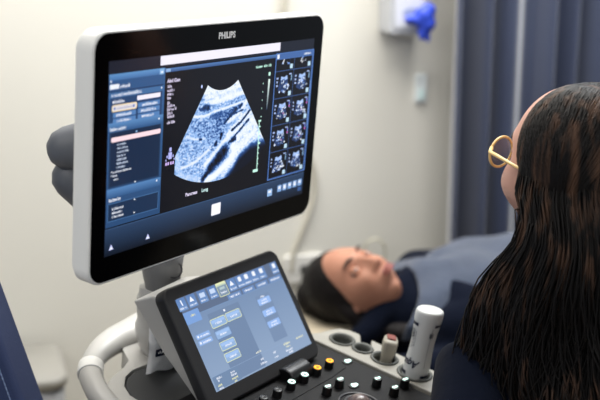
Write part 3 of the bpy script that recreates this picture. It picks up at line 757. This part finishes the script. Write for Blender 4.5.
fs = frame((bq.x, bq.y, .44), lf, sd, V3((0, 0, -1)) if lf.cross(sd).z < 0 else V3((0, 0, 1)))
bm = bmesh.new(); box(bm, (0, .22, 0), (bw, .46, .09), fs); obj('seat', bm, chm, CH, bev(.02, 4))
lm = mat('chair_leg_metal', (120, 122, 126), .3, 1)
for sx in (-1, 1):
    for sy in (.03, .42):
        p = fs @ V3((sx*(bw/2-.03), sy, 0)); bm = bmesh.new(); cyl(bm, (p.x, p.y, .2), .012, .40); obj('leg', bm, lm, CH)

# ================================================================= people
def face_head(M, s=1.0, wid=1.0, chub=0):
    """head as a closed surface; local x = right, y = forward, z = up, centre between the ears at eye height"""
    bm = bmesh.new(); nu, nv = 96, 72
    G = lambda v, c, w: math.exp(-((v-c)/w)**2)
    rows = []
    for j in range(nv+1):
        th = PI*j/nv; row = []
        for i in range(nu):
            ph = 2*PI*i/nu
            dx, dy, dz = math.sin(th)*math.sin(ph), math.sin(th)*math.cos(ph), math.cos(th)
            x = dx*.076; z = dz*(.117 if dz < 0 else .110); y = dy*(.092 if dy > 0 else .100)
            if dz < 0:                       # jaw narrows, back of the skull tucks in
                k = -dz; x *= 1-.22*k**1.9
                if dy < 0: y *= 1-.45*k
                if dy > 0: y *= 1+.16*k**2*(1-abs(dx))
            fr_ = max(0, dy)**.7
            # flatter front of the face
            y -= fr_*.010*G(z, .0, .05)*(abs(x)/.04)**2*.3
            if dy > 0:
                ax = abs(x); f = 0
                f += .006*G(z, .026, .012)*G(ax, .026, .026)          # brow
                f -= .013*G(z, .002, .014)*G(ax, .032, .017)          # eye socket
                f += .010*G(z, -.040, .026)*G(ax, .044, .020)         # cheekbone
                nz_ = min(1, max(0, (.012-z)/.050)); 
                if z > -.047: f += (.004+.021*nz_)*math.exp(-(ax/(.0085+.006*nz_))**2)*min(1, max(0, (z+.047)/.008))*min(1, max(0, (.022-z)/.012))
                f += .006*G(z, -.042, .007)*G(ax, .013, .006)         # nostrils
                f += .0085*G(z, -.0625, .0050)*math.exp(-(ax/.022)**4)
                f += .0090*G(z, -.0745, .0060)*math.exp(-(ax/.018)**4)
                f -= .004*G(z, -.0685, .0022)*math.exp(-(ax/.024)**4)
                f -= .005*G(z, -.086, .007)*G(ax, 0, .022)
                f += .010*G(z, -.104, .012)*G(ax, 0, .020)            # chin
                y += f*min(1, fr_*1.6)
            x *= 1+chub*G(z, -.060, .040)
            if dy > 0: y += chub*.10*G(z, -.070, .035)*fr_
            row.append(M @ (V3((x*wid, y, z))*s))
            if j in (0, nv): break
        rows.append(row)
    t0 = bm.verts.new(rows[0][0]); t1 = bm.verts.new(rows[-1][0])
    R = [[bm.verts.new(p) for p in r] for r in rows[1:-1]]
    for i in range(nu):
        k = (i+1) % nu
        bm.faces.new((t0, R[0][k], R[0][i])); bm.faces.new((t1, R[-1][i], R[-1][k]))
        for a in range(len(R)-1): bm.faces.new((R[a][i], R[a][k], R[a+1][k], R[a+1][i]))
    for sx in (-1, 1):                       # ears
        E = M @ Matrix.Translation((sx*.076*s*wid, -.008*s, -.012*s)) @ Matrix.Rotation(sx*.45, 4, 'Z')
        torus(bm, (0, 0, 0), .0001, .0001, E, 4, 3)
        ball(bm, (0, 0, 0), (.008*s, .018*s, .031*s), E, 20)
    bmesh.ops.recalc_face_normals(bm, faces=bm.faces)
    return bm
def seg_(bm, pts, rad, seg=20): tube(bm, pts, rad, seg, True)
def hand(bm, W, fdir, pdir, side, curl=.35, s=1.0):
    """palm, four unequal bent fingers and a thumb; fdir = towards the fingertips, pdir = out of the palm"""
    f = V3(fdir).normalized(); p = V3(pdir); p = (p-f*p.dot(f)).normalized(); a = f.cross(p)*side      # a = towards the thumb
    W = V3(W)
    for k in range(4):
        o_ = a*(.030-.020*k)*s
        seg_(bm, [W+o_*.45, W+f*.045*s+o_*.8, W+f*(.082-.003*abs(k-1))*s+o_], [.016*s, .014*s, .0115*s], 14)
        L = (.070, .078, .073, .058)[k]*s; b0 = W+f*(.082-.003*abs(k-1))*s+o_
        d = f.copy(); q = [b0]; c_ = curl
        for l in (.45, .32, .23):
            d = (d+p*c_).normalized(); q.append(q[-1]+d*L*l); c_ = curl*1.15
        seg_(bm, q, [.0098*s, .0088*s, .008*s, .0068*s], 12)
    t0 = W+f*.022*s+a*.028*s; d = (f*.55+a*.75+p*.35).normalized()
    seg_(bm, [W+f*.012*s+a*.012*s, t0, t0+d*.032*s, t0+d*.032*s+(f*.8+a*.3+p*.3).normalized()*.028*s], [.015*s, .0135*s, .0108*s, .0085*s], 12)

SKIN = mat('skin', (184, 138, 122), .5, var=.05, vscale=14, spec=.35)
SKIN2 = mat('skin_patient', (168, 118, 96), .5, var=.06, vscale=12, spec=.35)
for m_ in (SKIN, SKIN2):
    p = m_.node_tree.nodes['Principled BSDF']; p.inputs['Subsurface Weight'].default_value = .12; p.inputs['Subsurface Radius'].default_value = (.012, .005, .003); p.inputs['Subsurface Scale'].default_value = .5
EYEW = mat('eye_white', (225, 222, 218), .2); IRIS = mat('iris_brown', (44, 28, 20), .15); BROW = mat('eyebrow_dark', (36, 26, 24), .8); LIPS = mat('lips', (146, 82, 76), .45)
NAVYC = mat('navy_cotton', (10, 15, 28), .92, spec=.05, bump=.3, bscale=25, sheen=.03, var=.08)
def eyes(M, parent, look=(0, 1, 0)):
    lk = V3(look).normalized()
    for sx in (-1, 1):
        c = V3((sx*.0315, .0715, .001))
        bm = bmesh.new(); ball(bm, tuple(c), .0122, M, 20); e = obj('eye', bm, EYEW, parent)
        bm = bmesh.new(); ball(bm, tuple(c+lk*.0058), (.0080, .0080, .0080), M, 16); obj('iris', bm, IRIS, e)
        bm = bmesh.new()                      # lids: open shells over the eye
        for (a0, a1) in ((.05, 1.9), (-1.8, -.34)):
            rg = []
            for i in range(9):
                a = a0+(a1-a0)*i/8
                rg.append([M @ (c+V3((.0136*math.cos(b), .0136*math.cos(a)*math.sin(b), .0136*math.sin(a)*math.sin(b)))) for b in [PI*k/16 for k in range(1, 16)]])
            loft(bm, rg, cap=False, closed=False)
        obj('eyelid', bm, parent.data.materials[0], parent, [('SOLIDIFY', dict(thickness=.001))])
        bm = bmesh.new(); pts = [M @ V3((sx*(.014+.034*i/8), .0925-.010*(i/8)**2-.006*(i/8), .0215+.006*math.sin(PI*i/8*.75))) for i in range(9)]
        tube(bm, pts, [.003, .0044, .0048, .0048, .0044, .0040, .0034, .0028, .0016], 10, True, .6); obj('eyebrow', bm, BROW, parent)
def lips(M, parent):
    bm = bmesh.new()
    for z, r, w_ in ((-.0632, .0040, .021), (-.0738, .0048, .019)):
        tube(bm, [M @ V3((w_*t, .1005+(.0035 if z < -.07 else .002)-.012*t*t, z+(.0012*(1-abs(2*abs(t)-.7)) if z > -.07 else .0025*t*t))) for t in [-1+.2*i for i in range(11)]], [r*(.35+.65*math.sqrt(max(0, 1-(abs(-1+.2*i))**2.5))) for i in range(11)], 12)
    obj('lips', bm, LIPS, parent)

# ---------------- lying person
PH = at(357, 284, 2.42)
zc = V3((-.87, .35, .30)).normalized(); yf = V3((.10, -.5, .85)); yf = (yf-zc*yf.dot(zc)).normalized(); xr = yf.cross(zc)
HP = frame(PH, xr, yf, zc)
ZB = PH.z-.165                                  # mattress top
def PB_(s, w_, h): return V3((PH.x, PH.y, 0))+WX*s-WN*w_+V3((0, 0, ZB+h))   # along the body, away from camera, above mattress
bm = face_head(HP, 1.0)
tube(bm, [HP @ V3((0, -.02, -.06)), HP @ V3((0, -.03, -.11)), PB_(.17, 0, .10)], [.055, .052, .06], 24)
torso = [(.18, .075, .075, .10), (.27, .145, .088, .108), (.40, .15, .10, .112), (.55, .14, .095, .108), (.70, .145, .095, .105), (.82, .165, .10, .105)]
def body_pts(bm, grow=0, t0=0):
    for s_, wy, hz, zc_ in torso[t0:]:
        ball(bm, tuple(PB_(s_, 0, zc_)), 1, Matrix.Identity(4)) if False else None
    rg = []
    for s_, wy, hz, zc_ in torso[t0:]:
        rg.append([PB_(s_, (wy+grow)*math.cos(a), zc_+(hz+grow)*math.sin(a)) for a in [2*PI*k/32 for k in range(32)]])
    loft(bm, rg)
body_pts(bm)
for sg in (-1, 1):
    sh = PB_(.25, sg*.165, .10); el = PB_(.54, sg*.235, .075); wr = PB_(.80, sg*.20, .10)
    seg_(bm, [PB_(.24, sg*.08, .10), sh, (sh+el)/2, el, (el+wr)/2, wr], [.06, .055, .046, .040, .036, .026])
    hand(bm, wr, WX+WN*(.2*sg), V3((0, 0, -1)), sg, .25)
    hp_ = PB_(.86, sg*.085, .11); kn_ = PB_(1.26, sg*.09, .12); an = PB_(1.64, sg*.09, .07)
    seg_(bm, [hp_, kn_, (kn_+an)/2, an], [.085, .06, .052, .038])
    seg_(bm, [an, PB_(1.68, sg*.10, .07), PB_(1.70, sg*.11, .19)], [.036, .04, .028])
PAT = obj('person', bm, SKIN2, mods=remesh(.0042, 3, .5))
tag(PAT, 'person lying on the exam bed, face up, dark hair, navy top', 'person', None)
lkp = (HP.inverted() @ CAM).normalized(); eyes(HP, PAT, (lkp.x*.5, 1, lkp.z*.3)); lips(HP, PAT)
HAIRD = mat('hair_black', (16, 12, 12), .55, bump=.5, bscale=90, var=.3, vscale=30, spec=.15)
bm = bmesh.new()
ball(bm, (0, -.028, .022), (.088, .098, .112), HP, 32); ball(bm, (-.01, -.05, .06), (.080, .085, .085), HP)
tube(bm, [HP @ V3((.062, -.01, .03)), HP @ V3((.078, -.02, -.02)), HP @ V3((.075, -.05, -.07)), PB_(.10, -.14, .07), PB_(.22, -.20, .05)], [.022, .022, .026, .03, .02], 14)
tube(bm, [HP @ V3((-.062, -.01, .03)), HP @ V3((-.078, -.03, -.03)), HP @ V3((-.07, -.06, -.08))], [.022, .022, .02], 14)
tube(bm, [HP @ V3((0, -.09, .0)), HP @ V3((0, -.10, .05)), HP @ V3((.01, -.10, .10))], [.06, .065, .05], 14)
obj('hair', bm, HAIRD, PAT, remesh(.006, 5))
# navy top with a standing collar
bm = bmesh.new(); body_pts(bm, .018, 0)
tube(bm, [PB_(-.07, -.10, .035), PB_(-.01, -.095, .075), PB_(.045, -.072, .118), PB_(.10, -.04, .150), PB_(.15, .0, .165), PB_(.19, .05, .15)], [.026, .032, .036, .038, .038, .03], 20)
tube(bm, [PB_(.05, -.035, .075), PB_(.12, -.05, .085), PB_(.22, -.06, .095)], [.07, .085, .09], 24)
tube(bm, [PB_(-.17, -.15, .0), PB_(-.10, -.19, .01), PB_(.05, -.23, .02), PB_(.25, -.27, .03), PB_(.5, -.29, .03)], [.028, .035, .045, .055, .055], 20)
tube(bm, [PB_(.14, -.03, .10), PB_(.20, -.01, .105), PB_(.28, 0, .105)], [.070, .085, .105], 24)
for sg in (-1, 1):
    sh = PB_(.24, sg*.165, .105); el = PB_(.54, sg*.24, .085); wr = PB_(.79, sg*.20, .10)
    seg_(bm, [PB_(.21, sg*.07, .115), sh, (sh+el)/2, el, (el+wr)/2, wr], [.085, .080, .068, .060, .052, .040])
# open collar flap and hood spread towards the camera side
tube(bm, [PB_(.13, -.12, .07), PB_(.17, -.17, .09), PB_(.27, -.20, .10)], [.045, .062, .085], 20)
tube(bm, [PB_(.10, -.09, .03), PB_(.15, -.20, .04), PB_(.28, -.27, .05), PB_(.5, -.29, .06)], [.035, .045, .055, .06], 20)
obj('jacket', bm, NAVYC, PAT, remesh(.009, 6)+[])
bm = bmesh.new()
for sg in (-1, 1): seg_(bm, [PB_(.80, sg*.06, .115), PB_(.90, sg*.088, .115), PB_(1.26, sg*.09, .12), PB_(1.60, sg*.09, .075)], [.12, .105, .078, .058])
for sg in (-1, 1): seg_(bm, [PB_(1.60, sg*.09, .075), PB_(1.67, sg*.095, .065), PB_(1.70, sg*.11, .20)], [.056, .050, .036])
obj('trousers', bm, mat('dark_trousers', (40, 42, 50), .8), PAT, remesh(.010, 6))
# blue grey cloth over the chest
bcm = mat('blue_grey_cloth', (46, 56, 75), .85, bump=.25, bscale=60, sheen=.3, var=.1, vscale=20)
bm = bmesh.new(); rows_ = []
for i in range(46):
    s_ = .060+.79*i/45; row = []
    for k in range(41):
        a = math.radians(-22+ (140+22)*k/40)
        q = min(max((s_-.18)/.64*(len(torso)-1), 0), len(torso)-1.001); i0 = int(q); f_ = q-i0
        wy = torso[i0][1]*(1-f_)+torso[i0+1][1]*f_+.044; hz = torso[i0][2]*(1-f_)+torso[i0+1][2]*f_+.028; zc_ = torso[i0][3]*(1-f_)+torso[i0+1][3]*f_
        if a < PI/2: wy += .055; hz += .012*math.cos(a)
        wr_ = .010*noise.noise(V3((s_*13, a*2.2, 1)))+.012*math.sin(a*5+s_*9)*.5
        if i < 3: wr_ -= .006*(3-i)
        sh_ = s_ + .075*max(0, math.sin(a*1.1))*max(0, 1-i/12)
        row.append(PB_(sh_, -(wy+wr_)*math.cos(a), zc_+(hz+wr_)*math.sin(a)))
    rows_.append(row)
loft(bm, rows_, cap=False, closed=False)
BLK = obj('blanket', bm, bcm, mods=[('SOLIDIFY', dict(thickness=.007)), ('SUBSURF', dict(levels=1, render_levels=1))])
tag(BLK, 'blue grey cloth draped over the chest of the lying person', 'blanket')

# exam bed and pillow
BED = empty('exam_bed', PB_(.6, 0, -ZB), 'exam bed with dark navy mattress under the lying person', 'bed')
FBD = frame(PB_(0, 0, 0), WX, -WN, V3((0, 0, 1)))
bm = bmesh.new(); box(bm, (.78, 0, -.055), (1.98, .68, .10), FBD); obj('mattress', bm, mat('mattress_navy', (28, 36, 58), .5), BED, bev(.03, 4))
bm = bmesh.new(); box(bm, (.78, 0, -.135), (1.9, .60, .05), FBD); obj('bed_frame', bm, WHITE2, BED, bev(.008))
for sx in (-.05, 1.6):
    for sy in (-.26, .26):
        p = FBD @ V3((sx, sy, 0)); bm = bmesh.new(); cyl(bm, (p.x, p.y, (ZB-.16)/2), .022, ZB-.16); obj('leg', bm, lm, BED)
bm = bmesh.new(); n = 20
for sgn in (1, -1):
    rows_ = []
    for i in range(n+1):
        row = []
        for k in range(n+1):
            a, b = -1+2*i/n, -1+2*k/n; t_ = (max(0, 1-a**4)*max(0, 1-b**4))**.5
            dent = math.exp(-((a+.02)/.5)**2-((b)/.45)**2)
            row.append(FBD @ V3((-.055+a*.11, .045+b*.125, .036+sgn*t_*(.034-(.016*dent if sgn > 0 else 0)))))
        rows_.append(row)
    loft(bm, rows_, cap=False, closed=False)
bmesh.ops.remove_doubles(bm, verts=bm.verts, dist=.0005); bmesh.ops.recalc_face_normals(bm, faces=bm.faces)
tag(obj('pillow', bm, mat('pillow_beige', (184, 172, 150), .8, bump=.2, bscale=30)), 'beige pillow under the head of the lying person', 'pillow')

# ---------------- seated person with long hair and glasses
HW_ = at(570, 163, 1.50)
az = math.radians(-33)
F_ = V3((math.sin(az), math.cos(az), .09)).normalized(); Zh = V3((0, 0, 1)); Zh = (Zh-F_*Zh.dot(F_)).normalized(); Xr = F_.cross(Zh)
HH = frame(HW_, Xr, F_, Zh)
TA = math.radians(-24); TF = V3((math.sin(TA), math.cos(TA), 0)); TL = V3((-TF.y, TF.x, 0))*1.0      # torso forward / to her left
TL = V3((0, 0, 1)).cross(TF)
TC = V3((HW_.x, HW_.y, 0))-TF*.035
def TB(l, f, z): return TC+TL*l+TF*f+V3((0, 0, z))
zs = HW_.z-.30                                  # shoulder height
trs = [(zs+.045, .070, .06, -.0), (zs+.01, .130, .080, -.0), (zs-.08, .150, .10, 0), (zs-.2, .150, .10, 0), (zs-.32, .145, .10, .0), (.56, .175, .125, .01), (.50, .17, .12, .02)]
def torso2(bm, g=0):
    loft(bm, [[TB((a+g)*math.cos(t_), c_+(b+g)*math.sin(t_), z) for t_ in [2*PI*k/32 for k in range(32)]] for z, a, b, c_ in trs])
bm = face_head(HH, 1.04, 1.04, .14)
tube(bm, [HH @ V3((0, -.02, -.06)), HH @ V3((0, -.035, -.12)), TB(0, 0, zs+.03)], [.055, .052, .062], 24)
torso2(bm)
SL = TB(.140, .055, zs-.02); EL = V3((.20, 1.19, .735)); WL = V3((.072, 1.367, .853))
SR = TB(-.140, .05, zs-.02); ER = TB(-.24, .02, zs-.28); WR = TB(-.12, .22, .60)
for S_, E_, W_ in ((SL, EL, WL), (SR, ER, WR)): seg_(bm, [S_.lerp(TB(0, 0, zs-.02), .4), S_, (S_+E_)/2, E_, (E_+W_)/2, W_], [.06, .053, .044, .038, .034, .025])
hand(bm, WL, V3((.02, 1, -.28)), V3((0, -.2, -1)), -1, .22)
hand(bm, WR, TF+V3((0, 0, -.3)), V3((0, 0, -1)), 1, .3)
KN = []
for sg in (1, -1):
    kn_ = TB(sg*.12, .40, .50); an = TB(sg*.14, .36, .10); KN.append((sg, kn_, an))
    seg_(bm, [TB(sg*.085, .02, .545), kn_, (kn_+an)/2, an], [.088, .060, .050, .036]); seg_(bm, [an, TB(sg*.14, .38, .045), TB(sg*.15, .52, .032)], [.035, .038, .028])
WOM = obj('person', bm, SKIN, mods=remesh(.0042, 3, .5))
tag(WOM, 'seated person with long dark hair and glasses, navy top, one hand on the deck', 'person')
eyes(HH, WOM); lips(HH, WOM)
bm = bmesh.new(); torso2(bm, .016)
for S_, E_, W_ in ((SL, EL, WL), (SR, ER, WR)): 
    W2 = E_.lerp(W_, .72)
    seg_(bm, [S_.lerp(TB(0, 0, zs-.03), .5), S_, (S_+E_)/2, E_, (E_+W2)/2, W2], [.080, .066, .060, .056, .048, .040]); ball(bm, tuple(E_), .057)
obj('shirt', bm, NAVYC, WOM, remesh(.008, 6))
bm = bmesh.new()
for sg, kn_, an in KN: seg_(bm, [TB(sg*.03, .0, .555), TB(sg*.09, .05, .55), kn_, (kn_+an)/2, an], [.12, .105, .075, .064, .055])
obj('trousers', bm, MATS['dark_trousers'], WOM, remesh(.010, 5))
for sg, kn_, an in KN:
    bm = bmesh.new(); seg_(bm, [an+V3((0, 0, -.045)), TB(sg*.145, .42, .048), TB(sg*.15, .53, .038)], [.046, .044, .037]); obj('shoe', bm, mat('shoe_dark', (30, 30, 32), .6), WOM, remesh(.008, 3))

# hair: a shell over the skull falling over shoulders and back, with strands on it
HAIR = mat('hair_brown', (15, 12, 11), .5, spec=.18, vscale=6, stretch=(9, 9, .6), rgb2=(92, 67, 52))
HAIR.node_tree.nodes['Color Ramp'].color_ramp.elements[0].position = .5
HAIR.node_tree.nodes['Color Ramp'].color_ramp.elements[1].position = .76
def hairpt(a, t, off=0):
    """a = bearing from the face towards her left (degrees), t = 0 crown .. 1 ends"""
    ar = math.radians(a); L_, Fw = math.sin(ar), math.cos(ar)
    def scalp(th):
        th = math.radians(th); rb = .106 if Fw < 0 else .082
        return V3((-(.082+off)*L_*math.sin(th), -.014+(rb+off)*Fw*math.sin(th), .004+(.106+off)*math.cos(th)))
    if t <= .3: return HH @ scalp(104*t/.3)
    E = HH @ scalp(104); s_ = (t-.3)/.7
    back = max(0, -Fw); lft = max(0, math.cos(ar-math.radians(70))); rgt = max(0, math.cos(ar+math.radians(70)))
    c0 = HH @ V3((0, -.012, 0)); r_ = E-c0; r_.z = 0
    lf = V3((-Xr.x, -Xr.y, 0)).normalized(); ff = V3((F_.x, F_.y, 0)).normalized()
    e_ = min(1, max(0, s_-.10)/.42)
    q = E + r_*(.18*e_) - ff*(lft+rgt)*.034*math.exp(-((s_-.13)/.11)**2) + lf*(lft*.020-rgt*.02)*e_ + ff*((lft+rgt)*.024*e_ - back*.06*e_) + lf*(.007*math.sin(s_*11+a/22)*min(1, s_*3)) + ff*(.007*math.sin(s_*12.5+a/17+1)*min(1, s_*3))
    q.z = E.z-.50*s_*(1.0-.06*back); q += r_.normalized()*off
    return q
bm = bmesh.new(); A_ = [75+ (285-75)*i/60 for i in range(61)]
loft(bm, [[hairpt(a, t_, 0) for a in A_] for t_ in [.004]+[i/40 for i in range(1, 41)]], cap=False, closed=False)
HR = obj('hair', bm, mat('hair_cap', (13, 10, 10), .55, spec=.15, bump=.3, bscale=60), WOM, [('SOLIDIFY', dict(thickness=.014, offset=-1))])
# top and fringe covering the crown down to the hairline
bm = bmesh.new(); ball(bm, (0, -.028, .029), (.084, .0865, .090), HH, 40); obj('hair', bm, mat('hair_cap', (13, 10, 10), .55, spec=.15, bump=.3, bscale=60), WOM)
rnd = random.Random(11)
BC_, BR_ = V3((0, -.028, .029)), V3((.0855, .0880, .0915))
cu = bpy.data.curves.new('hair_strands', 'CURVE'); cu.dimensions = '3D'; cu.bevel_depth = .0012; cu.bevel_resolution = 1; cu.use_fill_caps = False
for k in range(3000):
    a = rnd.uniform(73, 287) if k % 3 else rnd.uniform(73, 190); ph = rnd.uniform(0, 2*PI); am = rnd.uniform(.003, .013); fq = rnd.uniform(2.0, 4.2); off = rnd.uniform(.0, .007); dr = rnd.uniform(-9, 9); t0 = rnd.uniform(.0, .05) if k % 5 else rnd.uniform(.1, .35)
    t1 = rnd.uniform(.82, 1.02)
    cl_ = random.Random(int(a/5)*7+int(rnd.random()*3)); cA = cl_.uniform(.003, .009); cP = cl_.uniform(0, 6.28); cF = cl_.uniform(1.6, 2.8)
    n = 26; sp = cu.splines.new('POLY'); sp.points.add(n-1); fl = rnd.uniform(.0, .018)
    sweep = k % 3 == 0
    if sweep:                                # parted top hair sweeping over the skull, then falling
        sd_ = -1 if rnd.random() < .72 else 1; a = 74+rnd.random()*34 if sd_ < 0 else 286-rnd.random()*34; t0 = 0
        fr0 = rnd.uniform(-.75, .98); q0 = V3((-.0*sd_, fr0, math.sqrt(max(0, 1-fr0*fr0))))
    for i in range(n):
        t_ = t0+(t1-t0)*i/(n-1); g_ = max(0, (t_-.28))/.7
        g2 = min(1, g_*1.6); p = hairpt(a+dr*g_*.6+math.degrees(cA*9*g2*math.sin(cF*2*PI*g_+cP))*1.0+math.degrees(am*5*g_*math.sin(fq*2*PI*g_+ph)), t_, (.003+off)*min(1, .7+g_*2)+fl*g_+cA*.7*g2*(1+math.cos(cF*2*PI*g_+cP))+am*.6+0*am*.8*g_*math.cos(fq*2*PI*g_+ph))
        if sweep and t_ < .34:
            e1_ = HH.inverted() @ hairpt(a, .34, .003); e1_ = V3(((e1_.x-BC_.x)/BR_.x, (e1_.y-BC_.y)/BR_.y, (e1_.z-BC_.z)/BR_.z))
            w_ = t_/.34; v_ = q0.lerp(e1_, w_); l_ = 1+(e1_.length-1)*w_; v_ = v_.normalized()*l_
            v_ = V3((BC_.x+v_.x*BR_.x, BC_.y+v_.y*BR_.y, BC_.z+v_.z*BR_.z)); p = HH @ v_
        sp.points[i].co = (*p, 1); sp.points[i].radius = (1-.75*max(0, (i/(n-1)-.7)/.3))*(.35 if i == 0 else 1)
o = bpy.data.objects.new('t', cu); COL.objects.link(o); bpy.context.view_layer.update()
me = bpy.data.meshes.new_from_object(o.evaluated_get(bpy.context.evaluated_depsgraph_get())); bpy.data.objects.remove(o)
me.materials.clear(); me.materials.append(HAIR)
for p in me.polygons: p.use_smooth = True
link(bpy.data.objects.new('hair_strands', me), WOM)
# glasses
GL = mat('gold_acetate', (232, 196, 128), .3, var=.05); GLS = mat('lens_glass', (235, 240, 240), .03, trans=1, spec=.4)
bm = bmesh.new()
for sx in (-1, 1):
    E = HH @ Matrix.Translation((sx*.036, .1075, -.006)) @ Matrix.Rotation(-sx*.16, 4, 'Z') @ Matrix.Rotation(PI/2, 4, 'X')
    torus(bm, (0, 0, 0), .0275, .0022, E, 36, 10, ry=.0235)
    tube(bm, [HH @ V3((sx*.062, .102, .004)), HH @ V3((sx*.078, .088, .003)), HH @ V3((sx*.082, .04, -.002)), HH @ V3((sx*.083, -.01, -.008)), HH @ V3((sx*.080, -.035, -.028))], [.0032, .003, .0026, .0024, .0024], 10)
tube(bm, [HH @ V3((-.011, .110, .002)), HH @ V3((0, .113, .005)), HH @ V3((.011, .110, .002))], .0022, 10)
GLO = obj('glasses', bm, GL, WOM); GLO['label'] = 'gold rimmed glasses'
for sx in (-1, 1):
    E = HH @ Matrix.Translation((sx*.036, .1075, -.006)) @ Matrix.Rotation(-sx*.16, 4, 'Z') @ Matrix.Rotation(PI/2, 4, 'X')
    bm = bmesh.new(); cyl(bm, (0, 0, 0), 1, .0014, E @ Matrix.Diagonal((.0265, .0225, 1, 1)), seg=36); obj('lens', bm, GLS, GLO, smooth=False)
# stool
STO = empty('stool', TB(0, 0, 0), 'round black padded stool under the seated person', 'stool')
p = TB(0, -.01, 0)
bm = bmesh.new(); cyl(bm, (p.x, p.y, .405), .18, .07, seg=40); obj('seat', bm, mat('black_vinyl', (26, 26, 28), .4), STO, bev(.02, 4))
bm = bmesh.new(); cyl(bm, (p.x, p.y, .215), .025, .32); obj('post', bm, lm, STO)
for k in range(5):
    a = 2*PI*k/5; e_ = V3((p.x+.24*math.cos(a), p.y+.24*math.sin(a), .06)); bm = bmesh.new(); tube(bm, [V3((p.x, p.y, .085)), e_], [.02, .013], 10); lg = obj('leg', bm, lm, STO)
    bm = bmesh.new(); cyl(bm, (e_.x, e_.y, .028), .026, .022, seg=20) if False else ball(bm, (e_.x, e_.y, .026), .026); obj('castor', bm, BEZEL, lg)

# ================================================================= camera and light
cam = bpy.data.cameras.new('camera'); co = bpy.data.objects.new('camera', cam); COL.objects.link(co)
co.location = CAM; co.rotation_euler = (PI/2-PITCH, 0, 0); cam.sensor_width = 36; cam.lens = FPX*36/600
cam.dof.use_dof = True; cam.dof.focus_distance = 1.56; cam.dof.aperture_fstop = 2.8
SC.camera = co
def area(name, loc, tgt, sx, sy, pw, col=(1, 1, 1)):
    l = bpy.data.lights.new(name, 'AREA'); l.shape = 'RECTANGLE'; l.size = sx; l.size_y = sy; l.energy = pw; l.color = col
    o = bpy.data.objects.new(name, l); o.location = loc; o.rotation_euler = (V3(tgt)-V3(loc)).to_track_quat('-Z', 'Y').to_euler(); COL.objects.link(o); return o
area('unseen_overhead_light', (-.1, 2.25, 2.66), (-.1, 2.25, 0), 1.9, .8, 34, (1, .978, .938))
area('unseen_overhead_light', (1.1, .5, 2.66), (.4, 1.2, .8), 1.0, .6, 9, (1, .98, .95))  # added lamp, out of view: lifts the monitor face and its lettering
area('unseen_overhead_light', (.85, 2.78, 2.66), (.85, 2.78, 0), .9, .3, 26, (.95, .98, 1))  # added lamp close above the curtain, so its upper part comes out brighter
area('unseen_overhead_light', (-1.2, .2, 2.66), (-.3, 1.4, 1.0), 1.4, .8, 17, (1, .97, .92))  # added fill from the camera's left for the side of the monitor housing
w = bpy.data.worlds.new('world'); SC.world = w; w.use_nodes = True
w.node_tree.nodes['Background'].inputs[0].default_value = (.80, .88, 1, 1); w.node_tree.nodes['Background'].inputs[1].default_value = .28
SC.view_settings.view_transform = 'Standard'; SC.view_settings.look = 'None'; SC.view_settings.gamma = 1; SC.view_settings.use_curve_mapping = False
SC.view_settings.exposure = .70
